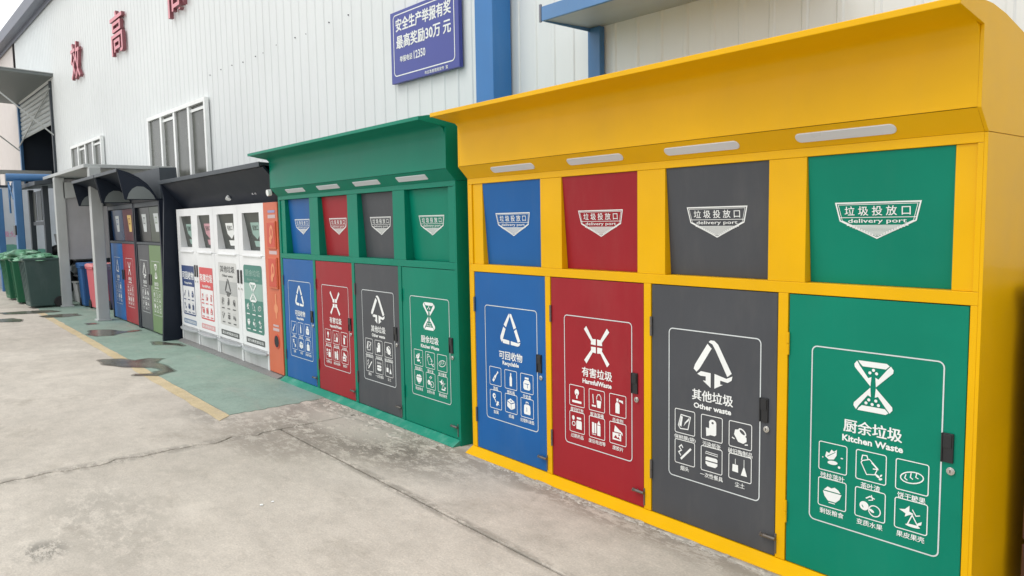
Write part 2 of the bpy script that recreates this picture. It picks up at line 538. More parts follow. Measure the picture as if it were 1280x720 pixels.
# --- pictograms, cell coordinates -1..1: p fill, k knocked-out, l line, e ellipse, x knocked-out ellipse, o outlined ellipse, c closed line
def ring(x, z, rx, rz, n=18, rot=0):
    return [(x + rx * math.cos(2 * math.pi * i / n) * math.cos(rot) - rz * math.sin(2 * math.pi * i / n) * math.sin(rot),
             z + rx * math.cos(2 * math.pi * i / n) * math.sin(rot) + rz * math.sin(2 * math.pi * i / n) * math.cos(rot)) for i in range(n)]
ICONS = {
 'recyclable': [
  [('p', [(-.62, -.55), (-.35, -.72), (.12, -.1), (.2, .1), (.42, .36), (.3, .46), (.08, .2), (-.12, .12)]), ('e', .45, .52, .13, .13), ('k', [(-.3, -.32), (-.22, -.38), (-.1, -.2), (-.18, -.14)])],
  [('p', [(-.2, -.75), (.2, -.75), (.22, .2), (.1, .5), (.1, .8), (-.1, .8), (-.1, .5), (-.22, .2)])],
  [('p', [(-.6, -.55), (-.42, -.72), (.42, -.72), (.6, -.55), (.6, .1), (.35, .42), (-.35, .42), (-.6, .1)]), ('p', [(-.34, .5), (.34, .5), (.34, .72), (-.34, .72)]), ('k', [(-.4, -.08), (.4, -.08), (.4, -.0), (-.4, -.0)]), ('k', [(.06, -.5), (.14, -.5), (.14, -.08), (.06, -.08)])],
  [('e', -.3, .42, .3, .32), ('x', -.2, .42, .12, .12), ('l', [(-.3, .1), (-.1, -.05), (.05, -.3)], .14), ('p', [(.05, -.62), (.3, -.12), (.62, -.2), (.5, -.42), (.66, -.6), (.4, -.55), (.25, -.78)])],
  [('p', [(-.72, .2), (-.05, -.05), (-.05, -.72), (-.72, -.4)]), ('p', [(.02, -.05), (.7, .2), (.7, -.42), (.02, -.72)]), ('p', [(-.7, .3), (-.1, .62), (.68, .3), (-.02, .04)]), ('k', [(-.2, .35), (-.02, .42), (.2, .33), (0, .25)])],
  [('p', [(-.5, -.72), (.5, -.72), (.58, -.5), (.52, .3), (.3, .42), (-.3, .42), (-.52, .3), (-.58, -.5)]), ('l', [(-.2, .5), (-.16, .7), (.16, .7), (.2, .5)], .1), ('k', [(-.1, -.4), (-.02, -.4), (-.02, .1), (-.1, .1)])]],
 'harmful': [
  [('e', 0, .38, .32, .34), ('p', [(-.1, .1), (.1, .1), (.1, -.28), (-.1, -.28)]), ('x', .0, .18, .09, .09), ('p', [(-.7, -.5), (.68, -.5), (.68, -.75), (-.7, -.75)])],
  [('l', [(-.55, .6), (-.48, -.35)], .11), ('p', [(-.7, -.5), (-.1, -.5), (-.1, -.68), (-.7, -.68)]), ('p', [(-.02, .05), (.64, .05), (.54, -.7), (.08, -.7)]), ('l', [(0, .12), (.02, .42), (.18, .66), (.42, .68), (.6, .45), (.64, .12)], .08)],
  [('p', [(-.3, -.76), (.24, -.76), (.24, .15), (.08, .35), (-.14, .35), (-.3, .15)]), ('p', [(-.14, .42), (.08, .42), (.1, .72), (-.16, .72)]), ('p', [(.18, .62), (.7, .6), (.72, .3), (.4, .42), (.18, .44)])],
  [('e', -.55, .42, .2, .24), ('o', -.5, -.2, .22, .22, .09), ('p', [(-.1, .12), (.02, .22), (.58, .22), (.7, .12), (.7, -.68), (-.1, -.68)]), ('p', [(-.02, .36), (.62, .36), (.62, .58), (-.02, .58)])],
  [('p', [(-.7, -.62), (-.4, -.66), (-.4, .5), (-.7, .5)]), ('p', [(-.32, -.6), (-.08, -.6), (-.08, .45), (-.32, .45)]), ('p', [(.05, -.78), (.5, -.78), (.5, .42), (.28, .8), (.05, .42)]), ('k', [(.05, .3), (.5, .3), (.5, .36), (.05, .36)]), ('l', [(-.7, -.75), (-.1, -.75)], .06)],
  [('p', [(-.38, .78), (.6, .2), (.66, -.1), (.35, .15), (-.5, .15)]), ('p', [(-.7, .05), (.45, .05), (.45, -.68), (-.7, -.68)]), ('k', [(-.55, -.5), (-.28, -.15), (-.05, -.42), (.1, -.28), (.3, -.55)]), ('x', .18, -.1, .1, .1)]],
 'other': [
  [('c', [(-.72, -.4), (-.42, .62), (.62, .55), (.35, -.62), (-.5, -.68)], .09), ('p', [(-.62, -.4), (-.4, .5), (-.22, .45), (-.38, -.5)]), ('p', [(.5, .5), (.02, -.02), (-.12, -.4), (.12, -.08), (.45, .2)])],
  [('e', .1, .5, .38, .3), ('p', [(-.26, .5), (.48, .5), (.48, -.5), (.3, -.62), (-.1, -.6), (-.55, -.78), (-.6, .0), (-.26, -.02)]), ('x', .1, .5, .12, .1)],
  [('p', [(-.6, .0), (-.5, .42), (-.1, .5), (.6, -.1), (.62, -.42), (.3, -.66), (-.2, -.58)]), ('e', .2, .3, .44, .26, -.6), ('x', .2, .3, .3, .14, -.6), ('l', [(-.8, -.3), (-.55, -.4)], .1), ('l', [(.45, -.72), (.75, -.66)], .1)],
  [('p', [(-.5, -.6), (-.36, -.74), (.75, .42), (.62, .56)]), ('l', [(-.42, -.35), (-.68, -.05), (-.36, .15), (-.62, .42), (-.36, .65), (-.2, .4)], .1)],
  [('p', [(-.62, .12), (-.5, .22), (.5, .22), (.62, .12), (.62, -.12), (-.62, -.12)]), ('p', [(-.62, -.22), (.62, -.22), (.62, -.42), (.4, -.62), (-.4, -.62), (-.62, -.42)]), ('l', [(-.66, .5), (.66, .44)], .06), ('l', [(-.6, .66), (.66, .6)], .06)],
  [('l', [(-.45, .7), (-.45, .25)], .05), ('p', [(-.72, .2), (-.18, .2), (-.16, -.45), (-.75, -.42)]), ('l', [(.4, .8), (.4, .1)], .05), ('p', [(.34, .12), (.46, .12), (.7, -.6), (.1, -.6)])]],
 'kitchen': [
  [('p', [(-.6, .0), (-.5, .4), (-.28, .3), (-.1, .62), (.1, .5), (.32, .7), (.3, .25), (.1, -.1), (-.3, -.2)]), ('k', [(-.45, .05), (.2, .5), (.22, .46), (-.42, .0)]), ('e', .0, -.38, .4, .16, .1), ('e', .52, -.62, .1, .1), ('e', .72, .12, .1, .05), ('e', -.78, -.1, .05, .05)],
  [('c', [(-.72, .2), (-.3, -.62), (.3, -.5), (.5, .0), (-.1, .55), (-.62, .35)], .07), ('l', [(-.7, .35), (-.62, .75), (-.3, .78), (-.22, .55)], .08), ('l', [(.05, .35), (.5, -.05), (.15, -.1)], .09), ('e', .5, -.55, .2, .09, -.6), ('e', .72, -.72, .14, .08, .5), ('e', .75, -.45, .12, .06, .9)],
  [('c', ring(0, -.05, .78, .4, 20, .22), .08), ('l', [(-.4, .1), (-.48, -.18), (-.3, -.3)], .07), ('l', [(-.05, .28), (-.1, -.05), (.08, -.15)], .07), ('l', [(.32, .38), (.26, .05), (.44, -.02)], .07)],
  [('p', [(-.72, .1), (.75, .1), (.6, -.3), (.3, -.6), (-.3, -.6), (-.58, -.3)]), ('p', [(-.66, .18), (-.35, .5), (-.05, .42), (.2, .55), (.5, .4), (.68, .18)]), ('l', [(-.25, -.72), (.25, -.72)], .07)],
  [('e', -.42, -.2, .34, .34), ('o', .35, -.4, .42, .4, .08), ('k', [(-.6, -.2), (-.55, -.15), (-.45, -.32), (-.5, -.36)]), ('e', .15, -.42, .2, .1, -.5), ('l', [(-.3, .4), (.0, .62), (.35, .5)], .09), ('l', [(-.1, .3), (.2, .4), (.1, .75)], .07)],
  [('p', [(-.8, .3), (-.4, .4), (-.1, .72), (-.1, .3), (.2, .2), (-.1, .05), (-.4, -.15), (-.35, .1)]), ('c', [(.1, .1), (-.2, -.62), (.5, -.6)], .08), ('l', [(.1, .5), (.35, .1), (.62, .2)], .07), ('e', .15, -.68, .5, .1), ('p', [(.45, -.4), (.75, -.2), (.72, -.45), (.5, -.55)])]]}
CAPS = {'recyclable': ['酒瓶', '塑料瓶', '牛奶盒', '金属', '纸箱', '旧塑料油壶'],
        'harmful': ['废旧灯泡', '废油漆桶', '杀虫剂', '过期药品', '废旧电池等', '废胶片'],
        'other': ['保鲜膜(袋)', '污染纸张', '破旧陶制品', '烟头', '一次性餐具', '尘土'],
        'kitchen': ['残枝落叶', '茶叶渣', '饼干糖果', '剩饭粮食', '变质水果', '果皮果壳']}
TITLE = {'recyclable': ('可回收物', 'Recyclable'), 'harmful': ('有害垃圾', 'HarmfulWaste'), 'other': ('其他垃圾', 'Other waste'), 'kitchen': ('厨余垃圾', 'Kitchen Waste')}

def draw_icon(pr, prims, cx, cz, h):
    T = lambda P: [(cx + p[0] * h, cz + p[1] * h) for p in P]
    for q in prims:
        k = q[0]
        if k == 'p': pr.poly(T(q[1]))
        elif k == 'k': pr.poly(T(q[1]), 1)
        elif k == 'l': pr.line(T(q[1]), q[2] * h)
        elif k == 'c': pr.line(T(q[1]), q[2] * h, True)
        elif k in 'ex': pr.ell(cx + q[1] * h, cz + q[2] * h, q[3] * h, q[4] * h, 1 if k == 'x' else 0, 14, q[5] if len(q) > 5 else 0)
        elif k == 'o': pr.line(T(ring(q[1], q[2], q[3], q[4])), q[5] * h, True)

def draw_symbol(pr, kind, cx=0.0, z0=0.768, z1=0.967, w_=0.15):
    S = lambda P: [(cx + p[0] * w_ / 2, z0 + (p[1] + 1) / 2 * (z1 - z0)) for p in P]
    if kind == 'recyclable':
        for P in ([(-.10, 1), (.0, .86), (-.40, .10), (-.62, .26)], [(-.02, 1), (.14, .98), (.6, .16), (.36, .04), (.02, .8)],
                  [(-.66, .12), (-.44, .0), (-.70, -.62), (-.84, -.90), (-.98, -.66), (-.96, -.5)], [(.62, .08), (.40, -.06), (.74, -.76), (.98, -.66)],
                  [(-.80, -.66), (-.08, -.72), (-.08, -.97), (-.72, -.93)], [(.06, -.73), (.78, -.80), (1.0, -.72), (.9, -.93), (.74, -1), (.06, -.97)]):
            pr.poly(S(P))
    elif kind == 'harmful':
        for sx in (-1, 1):
            for sz in (-1, 1):
                q = [(.98, .80), (.80, .97), (.30, .34), (.05, .36), (.06, .05), (.44, .06), (.42, .22)]
                # shaft from the corner, arrow head at the crossing
                pr.poly(S([(sx * a, sz * b) for a, b in q]))
    elif kind == 'other':
        for P in ([(-.26, .84), (-.04, .66), (-.66, -.24), (-.84, -.42), (-1.0, -.3), (-.92, -.1)],
                  [(-.2, .92), (-.1, 1), (.1, 1), (.3, .86), (1.0, -.26), (.78, -.42), (.16, .62), (.0, .84)],
                  [(-.8, -.5), (-.6, -.36), (-.08, -.38), (-.08, -1), (-.5, -.74), (-.34, -.74), (-.34, -.55), (-.62, -.56)],
                  [(.12, -.38), (.74, -.50), (1.04, -.36), (1.0, -.54), (.8, -.66), (.42, -.62), (.42, -.78), (.56, -.78), (.12, -1)]):
            pr.poly(S(P))
    else:
        for s_ in (1, -1):
            for P in ([(-.80, 1), (.66, 1), (.80, .92), (.62, .78), (-.56, .78), (-.72, .9)],
                      [(-.86, .98), (-1, .84), (-.98, .72), (-.14, .02), (-.1, .4), (-.26, .34), (-.72, .8)],
                      [(.86, .92), (1, .78), (.98, .66), (.14, .02), (.1, .4), (.26, .34), (.68, .76)]):
                pr.poly(S([(a, s_ * b) for a, b in P]))
        for x, z in ((0, .68), (-.18, .56), (.16, .56), (-.2, -.52), (.16, -.52), (-.34, -.66), (-.02, -.68), (.3, -.68)):
            c = S([(x, z)])[0]
            pr.ell(c[0], c[1], 0.0062, n=10)

_pc = {}
CELLX = (-0.157, -0.001, 0.154)
CELLZ = (0.549, 0.397)
def print_meshes(kind, ground):
    key = (kind, ground.name)
    if key in _pc: return _pc[key]
    out = []
    pr = PR()
    pr.outline(-0.254, 0.254, 0.268, 1.002, 0.022, 0.0052)
    out.append(('print_border', pr.mesh('print_border', [PRINTP, ground])))
    pr = PR(); sz = {'recyclable': (.768, .965, .20), 'harmful': (.742, .958, .195), 'other': (.742, .967, .212), 'kitchen': (.768, .967, .152)}[kind]; draw_symbol(pr, kind, 0.0, *sz)
    out.append(('waste_symbol', pr.mesh('waste_symbol', [PRINT, ground])))
    pr = PR(); pr.text(TITLE[kind][0], 0, 0.697, 0.228, 0.053, 0.014)
    out.append(('title_lettering', pr.mesh('title_lettering', [PRINT, ground])))
    pr = PR(); wl = {'recyclable': 0.16, 'harmful': 0.22, 'other': 0.21, 'kitchen': 0.238}[kind]
    pr.text(TITLE[kind][1], 0, 0.645, wl, 0.027 if kind != 'recyclable' else 0.033, 0.032)
    out.append(('english_lettering', pr.mesh('english_lettering', [PRINT, ground])))
    for i in range(6):
        cx, cz = CELLX[i % 3], CELLZ[i // 3]
        pr = PR()
        pr.outline(cx - 0.059, cx + 0.059, cz - 0.059, cz + 0.059, 0.008, 0.0036)
        draw_icon(pr, ICONS[kind][i], cx, cz, 0.054)
        out.append(('pictogram', pr.mesh('pictogram', [PRINT, ground])))
        cap = CAPS[kind][i]
        pr = PR()
        n = sum(0.5 if ch in '()' else 1 for ch in cap)
        pr.text(cap, cx, cz - 0.0805, 0.0255 * n, 0.0235 if cap[0] != '一' else 0.0235, 0.010)
        out.append(('caption', pr.mesh('caption', [PRINT, ground])))
    _pc[key] = out
    return out

def emblem_mesh(ground):
    key = ('emblem', ground.name)
    if key in _pc: return _pc[key]
    pr = PR()
    sh = [(-.162, .068), (.162, .068), (.145, -.002), (0, -.070), (-.145, -.002)]
    pr.line(sh, 0.0055, True)
    s2 = [(a * .94, (b - .0) * .90) for a, b in sh]
    pr.line(s2, 0.0022, True)
    pr.text('垃 圾 投 放 口', 0, .036, .252, .037, 0.006)
    pr.line([(-.148, .0105), (.148, .0105)], 0.0025)
    pr.text('delivery port', 0, -.005, .225, .021, 0.008)
    for i in range(9):
        z = -.0205 - i * 0.0046
        hw = .118 * (1 - i / 10.2)
        pr.line([(-hw, z), (hw, z)], 0.0028)
    m = pr.mesh('port_emblem', [PRINT, ground])
    _pc[key] = m
    return m

KINDS = ('recyclable', 'harmful', 'other', 'kitchen')
PAINTS = {'recyclable': BLUE, 'harmful': RED, 'other': GREY, 'kitchen': GREEN}
DOORX = ((0.050, 0.743), (0.793, 1.494), (1.546, 2.245), (2.297, 2.990))
OPEN = ((0.146, 0.712), (0.891, 1.453), (1.631, 2.194), (2.366, 2.925))
WID = 3.028

def roof_profile():
    top = [(-.272, 2.212), (-.20, 2.226), (-.10, 2.236), (0, 2.237), (.12, 2.223), (.3, 2.185), (.5, 2.125), (.76, 2.03)]
    return top

def cabinet(loc, paint, label, recess=(0.012, 0.075), group=None, roundlamp=True):
    t = thing('recycling_cabinet', label, 'recycling cabinet', loc, 0, group)
    top = roof_profile()
    # side panels, with the overhanging canopy end in one plate
    prof = [(0, 0.0), (-.0005, 1.8165), (-.072, 1.89), (-.070, 2.160), (-.268, 2.192), (-.272, 2.212)] + top[1:] + [(.76, 0.0)]
    for x0 in (0, WID - 0.012):
        MB().prism_x([(0, 0), (0, 1.8130), (.76, 1.8130), (.76, 0)], x0, x0 + 0.012).obj('side_panel', paint, t, 0.0012)
        MB().prism_x([(0, 1.8150)] + prof[1:-1] + [(.76, 1.8150)], x0, x0 + 0.012).obj('canopy_end', paint, t, 0.0012)
    # roof sheet, its turned-down front lip and the coved fascia below
    r = MB()
    tp = [(y, z + 0.002) for y, z in top]
    under = [(y, z - 0.012) for y, z in top]
    r.prism_x(tp + under[::-1], 0.012, WID - 0.012)
    r.obj('canopy_roof', paint, t, smooth=40)
    MB().box(-.002, WID + .002, -.278, -.266, 2.190, 2.215).obj('canopy_lip', paint, t, 0.003)
    cove = [(-.266, 2.193), (-.19, 2.183), (-.125, 2.172), (-.098, 2.163), (-.080, 2.147), (-.072, 2.120), (-.070, 2.08), (-.070, 1.892)]
    MB().prism_x(cove + [(-.058, 1.892), (-.056, 2.195), (-.26, 2.205)], 0.0125, WID - 0.0125).obj('fascia', paint, t, smooth=50)
    # inclined soffit that carries the lamps
    MB().prism_x([(0.0, 1.815), (-.070, 1.8895), (-.055, 1.8895), (0.016, 1.815)], 0.0125, WID - 0.0125).obj('soffit', paint, t)
    nrm = Vector((0, -.728, -.686)); sl = Vector((0, -.686, .728))
    for xc, ln in ((0.505, 0.40), (1.188, 0.405), (1.865, 0.41), (2.537, 0.40)):
        pts = rr_pts(-ln / 2, ln / 2, -0.0225, 0.0225, 0.021 if roundlamp else 0.007, 5)
        c = Vector((xc, -.035, 1.8525))
        v, f = [], []
        n = len(pts)
        for k, (d, sc_) in enumerate(((0.0, 1.0), (0.0025, 1.0), (0.0045, 0.93))):
            for a, b in pts:
                v.append(c + Vector((1, 0, 0)) * a * (1 if sc_ == 1 else (1 - 0.07 * 0.05 / ln * 2)) + sl * b * sc_ + nrm * d)
        for k in range(2):
            f += [(k * n + i, k * n + (i + 1) % n, (k + 1) * n + (i + 1) % n, (k + 1) * n + i) for i in range(n)]
        f += [tuple(range(2 * n, 3 * n))]
        MB().add(v, f).obj('soffit_lamp', LENS, t)
    # frame: rails and posts
    MB().box(0.012, WID - 0.012, 0, .03, 1.778, 1.8145).obj('top_rail', paint, t, 0.002)
    MB().box(0.012, WID - 0.012, 0.0005, .09, 1.214, 1.262).obj('middle_rail', paint, t, 0.002)
    for x0, x1 in ((0.012, 0.048), (WID - 0.036, WID - 0.012)):
        MB().box(x0, x1, 0, .03, 0.042, 1.2135).obj('corner_post', paint, t, 0.002)
        MB().box(x0 if x0 < 1 else x0 + .004, x1 - (.006 if x0 < 1 else 0), 0, .03, 1.2625, 1.7775).obj('corner_post', paint, t, 0.002)
    for i in range(3):
        MB().box(DOORX[i][1] + .003, DOORX[i + 1][0] - .003, 0.0, .03, 0.042, 1.2135).obj('door_post', paint, t, 0.002)
        MB().box(OPEN[i][1], OPEN[i + 1][0], 0.003, recess[1] + .03, 1.2625, 1.7775).obj('port_post', paint, t, 0.0015)
    MB().box(0.043, OPEN[0][0], 0.009, recess[1] + .03, 1.2625, 1.7775).obj('filler_panel', paint, t, 0.0015)
    MB().box(OPEN[3][1], WID - 0.033, 0.009, recess[1] + .03, 1.2625, 1.7775).obj('filler_panel', paint, t, 0.0015)
    # sloping kick lip at the foot
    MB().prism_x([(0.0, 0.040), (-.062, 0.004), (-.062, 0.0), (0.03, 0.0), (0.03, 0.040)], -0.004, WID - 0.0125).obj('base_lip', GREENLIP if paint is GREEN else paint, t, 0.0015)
    # back, floor, inner dark lining
    MB().box(0.0125, WID - 0.0125, .73, .745, 0.02, 2.035).obj('back_panel', paint, t)
    MB().box(0.02, WID - 0.02, .11, .125, 0.05, 2.0).obj('inner_lining', DARKIN, t)
    # chute panels, hung so that their feet lean inward
    for (x0, x1), kind in zip(OPEN, KINDS):
        p = PAINTS[kind]
        y0, y1 = recess
        m = MB()
        m.add([(x0 + .002, y1, 1.2635), (x1 - .002, y1, 1.2635), (x1 - .002, y0, 1.7765), (x0 + .002, y0, 1.7765),
               (x0 + .002, y1 + .01, 1.2635), (x1 - .002, y1 + .01, 1.2635), (x1 - .002, y0 + .01, 1.7765), (x0 + .002, y0 + .01, 1.7765)],
              [(0, 1, 2, 3), (4, 7, 6, 5), (0, 4, 5, 1), (1, 5, 6, 2), (2, 6, 7, 3), (3, 7, 4, 0)])
        po = m.obj('chute_panel', p, t)
        ang = math.atan2(y1 - y0, 0.513)
        zc = 1.517
        yc = y1 + (y0 - y1) * (zc - 1.2635) / 0.513
        e = inst('port_emblem', emblem_mesh(p), po, ((x0 + x1) / 2 - .001, yc - .0015, zc), rot=(ang, 0, 0))
    # doors
    for (x0, x1), kind in zip(DOORX, KINDS):
        p = PAINTS[kind]
        xc = (x0 + x1) / 2
        w2 = (x1 - x0) / 2 - .0015
        d = MB().box(-w2, w2, 0.004, 0.026, 0.0435, 1.2105).obj('door', p, t, 0.0025, loc=(xc, 0, 0))
        for nm, me in print_meshes(kind, p):
            inst(nm, me, d, (0.016, 0.0026, 0))
        hx = 0.016 + 0.275
        h = MB()
        h.box(hx - .020, hx + .020, -.004, .006, .636, .744)
        h.box(hx - .015, hx + .015, -.0075, -.004, .690, .739)
        h.box(hx - .020, hx - .015, -.009, -.004, .636, .744)
        h.obj('handle', BLACKP, d, 0.0015)
        lk = MB()
        c = (hx + .013, 0, .606)
        lk.tube((c[0], .005, c[2]), (c[0], -.003, c[2]), .0145, 20)
        lk.tube((c[0], -.003, c[2]), (c[0], -.006, c[2]), .010, 16)
        lk.obj('lock', STEEL, d, 0.001, smooth=40)
        lk = MB().box(c[0] - .0015, c[0] + .0015, -.0068, -.0058, c[2] - .006, c[2] + .006)
        lk.obj('keyhole', BLACKP, d)
        for z in (1.0, .265):
            hg = MB().tube((-w2 - .001, -.002, z - .048), (-w2 - .001, -.002, z - .001), .0065, 10)
            hg.tube((-w2 - .001, -.002, z + .001), (-w2 - .001, -.002, z + .048), .0065, 10)
            hg.obj('hinge', [paint if kind == 'kitchen' else DULLST], d, smooth=40)
        lt = MB()
        lt.tube((w2 - .045, -.012, .128), (w2 + .012, -.012, .128), .0075, 10)
        lt.tube((w2 - .040, .004, .128), (w2 - .040, -.012, .128), .006, 8)
        lt.tube((w2 - .050, -.012, .128), (w2 - .058, -.020, .134), .009, 8)
        lt.box(w2 + .004, w2 + .012, -.004, .003, .060, .150)
        lt.obj('latch', DULLST, d, smooth=40)
    return t

cabinet((-4.014, 2.9, 0), YELLOW, 'large yellow recycling cabinet with four coloured doors under a coved yellow canopy, nearest the camera', (0.010, 0.048), 'four door recycling cabinets')
cabinet((-7.181, 2.9, 0), GREEN, 'green recycling cabinet with four coloured doors and green canopy, between yellow cabinet and white bins', (0.042, 0.075), 'four door recycling cabinets', False)

# ------------------------------------------------------------------ ground
def wobble(a, b, n, amp, seed):
    a, b = Vector(a), Vector(b)
    d = (b - a)
    nn = Vector((-d.y, d.x)).normalized()
    out = []
    for i in range(n + 1):
        t_ = i / n
        p = a + d * t_
        k = noise.noise(Vector((t_ * n * 0.35, seed, 0))) * amp + noise.noise(Vector((t_ * n * 1.3, seed + 5, 0))) * amp * 0.35
        if i in (0, n): k = 0
        out.append(tuple(p + nn * k))
    return out

def slab(parent, loop, z=0.0, th=0.12, m=CONC, name='concrete_slab', bevel=0.007):
    return MB().prism_z(loop, z - th, z).obj(name, m, parent, bevel)

gm = MB()
gm.add([(-400, -400, -0.035), (400, -400, -0.035), (400, 400, -0.035), (-400, 400, -0.035)], [(0, 1, 2, 3)])
ground = gm.obj('ground', SUBG)
tag(ground, kind='structure')
XC, YJ = -5.44, 2.14
g = 0.006
crack = [(XC, -9.0)] + wobble((XC, -6), (XC, 0.2), 40, 0.05, 3) + wobble((XC, 0.25), (XC, 2.0), 34, 0.075, 9)[0:] + [(XC, YJ), (XC, 5.5)]
gr = lambda P, s_: [(x + s_ * g * 1.2, y) for x, y in P]
cr_low = [p for p in gr(crack, 1) if p[1] <= YJ - 0.01] + [(XC + g, YJ - g)]
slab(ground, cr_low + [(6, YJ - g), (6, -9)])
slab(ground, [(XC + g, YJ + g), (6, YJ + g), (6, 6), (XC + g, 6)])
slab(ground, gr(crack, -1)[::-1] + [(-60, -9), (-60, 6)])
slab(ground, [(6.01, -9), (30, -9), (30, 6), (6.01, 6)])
slab(ground, [(-60, -40), (30, -40), (30, -9.01), (-60, -9.01)])

ga = wobble((-6.13, 1.99), (-6.15, 2.8), 30, 0.06, 21) + [(-6.15, 4.6), (-36, 3.6), (-36, 1.99)] + wobble((-36, 1.99), (-6.13, 1.99), 240, 0.03, 31)[1:-1]
o = MB().prism_z(ga, 0.001, 0.004).obj('green_painted_floor', GPAINT)
tag(o, kind='structure')
ya = wobble((-6.0, 1.87), (-6.12, 1.987), 6, 0.01, 4) + wobble((-6.12, 1.985), (-16.5, 1.985), 60, 0.006, 5)[1:] + wobble((-16.5, 1.88), (-6.0, 1.87), 90, 0.022, 12)[:-1]
o = MB().prism_z(ya, 0.001, 0.0035).obj('yellow_painted_line', YPAINT)
tag(o, kind='structure')

def puddle(pts, seed, label):
    loop = []
    n = len(pts)
    for i in range(n):
        a, b = Vector(pts[i]), Vector(pts[(i + 1) % n])
        for k in range(6):
            p = a.lerp(b, k / 6)
            q = noise.noise(Vector((p.x * 5, p.y * 5, seed))) * 0.05 + noise.noise(Vector((p.x * 17, p.y * 17, seed))) * 0.018
            loop.append((p.x + q, p.y + q * 0.8))
    o = MB().prism_z(loop, 0.0042, 0.0062).obj('puddle', WET)
    tag(o, label, kind='structure')
    cx_, cy_ = sum(p[0] for p in loop) / len(loop), sum(p[1] for p in loop) / len(loop)
    halo = []
    n = len(loop)
    for i in range(n):
        a, b = Vector(loop[i - 2]), Vector(loop[(i + 2) % n])
        d = (b - a)
        nn_ = Vector((d.y, -d.x)).normalized() if d.length > 1e-6 else Vector((0, 0))
        k = .028 + .022 * noise.noise(Vector((loop[i][0] * 7, loop[i][1] * 7, seed + 9)))
        halo.append((loop[i][0] + nn_.x * k * 1.6, loop[i][1] + nn_.y * k))
    o = MB().add([(x, y, .0048) for x, y in halo], [tuple(range(n))]).obj('damp_patch', DAMP)
    tag(o, kind='structure')
puddle([(-9.78, 1.74), (-9.4, 1.70), (-9.1, 1.82), (-8.95, 1.93), (-8.78, 2.10), (-8.55, 2.12), (-8.42, 1.98), (-8.55, 1.82), (-8.50, 1.79), (-8.32, 1.95), (-8.42, 2.19), (-8.85, 2.2), (-9.1, 2.16), (-9.3, 2.3), (-9.45, 2.18), (-9.42, 2.02), (-9.65, 1.94)], 1, None)
puddle([(-12.2, 2.02), (-11.95, 2.10), (-11.85, 2.3), (-12.05, 2.42), (-12.1, 2.7), (-12.2, 2.72), (-12.25, 2.48), (-12.6, 2.38), (-12.75, 2.18)], 2, None)
puddle([(-15.5, 1.85), (-15.15, 1.88), (-15.0, 2.2), (-15.1, 2.4), (-15.45, 2.4), (-15.6, 2.1)], 3, None)
puddle([(-15.55, 1.15), (-15.05, 1.2), (-14.85, 1.45), (-15.1, 1.55), (-15.5, 1.45)], 4, None)
puddle([(-16.75, 1.35), (-16.35, 1.4), (-16.15, 1.7), (-16.0, 2.15), (-16.2, 2.25), (-16.55, 2.1), (-16.7, 1.7)], 5, None)
puddle([(-10.85, 2.52), (-10.5, 2.52), (-10.3, 2.68), (-10.1, 2.76), (-10.4, 2.74), (-10.75, 2.62)], 6, None)
puddle([(-13.7, 2.25), (-13.5, 2.25), (-13.48, 2.38), (-13.68, 2.38)], 7, None)

# crumbled mortar along the cabinet feet and in the broken patch
def crumbs():
    m = MB()
    def chip(x, y, s_):
        a0 = random.random() * 6.28
        n = 5
        v = []
        for i in range(n):
            a = a0 + 6.28 * i / n
            r_ = s_ * random.uniform(.6, 1.2)
            v.append((x + r_ * math.cos(a) * 1.5, y + r_ * math.sin(a), 0.0005))
        v += [(x + (p[0] - x) * .6, y + (p[1] - y) * .6, s_ * random.uniform(.25, .5)) for p in v]
        m.add(v, [(i, (i + 1) % n, n + (i + 1) % n, n + i) for i in range(n)] + [tuple(range(n, 2 * n))])
    for _ in range(700):
        x = random.uniform(-3.7, -1.0)
        k = 0.5 + 0.5 * noise.noise(Vector((x * 3, 0, 0)))
        if random.random() > k * 1.3: continue
        chip(x, 2.838 - 0.015 - abs(random.gauss(0, .035)) * k, random.uniform(.003, .012))
    for _ in range(420):
        x = random.uniform(-6.8, -4.1)
        chip(x, 2.838 - 0.01 - abs(random.gauss(0, .03)), random.uniform(.003, .009))
    for _ in range(260):
        chip(random.gauss(-4.9, .55), min(2.80, random.gauss(2.5, .16)), random.uniform(.002, .008))
    for _ in range(120):
        chip(random.uniform(-7.5, -.5), random.uniform(.3, 2.5), random.uniform(.002, .005))
    def patch(x, y, rx, ry, h_):
        n = 11
        a0 = random.random() * 6.28
        v = []
        for i in range(n):
            a = a0 + 6.283 * i / n
            k = random.uniform(.55, 1.1)
            v.append((x + rx * k * math.cos(a), min(2.836, y + ry * k * math.sin(a)), 0.0006))
        v += [(x + (q[0] - x) * .82, y + (q[1] - y) * .8, h_) for q in v]
        m.add(v, [(i, (i + 1) % n, n + (i + 1) % n, n + i) for i in range(n)] + [tuple(range(n, 2 * n))])
    for _ in range(26):
        patch(random.uniform(-5.9, -4.1), random.uniform(2.66, 2.82), random.uniform(.03, .12), random.uniform(.012, .045), random.uniform(.003, .007))
    for _ in range(34):
        patch(random.choice((-3.35, -2.7, -2.3, -1.95)) + random.gauss(0, .22), random.uniform(2.805, 2.832), random.uniform(.02, .09), random.uniform(.006, .018), random.uniform(.003, .008))
    o = m.obj('concrete_crumbs', mat('crumbled_mortar', (0.42, 0.39, 0.34), 0.9, var=0.3, vscale=20))
    tag(o, 'pale crumbs of broken mortar lying along the foot of the cabinets', 'gravel', kind='stuff')
crumbs()

# ------------------------------------------------------------------ warehouse
SL = 0.0384943
WA = math.atan(SL)
def wy(x): return 4.6 + SL * (x + 1.0)
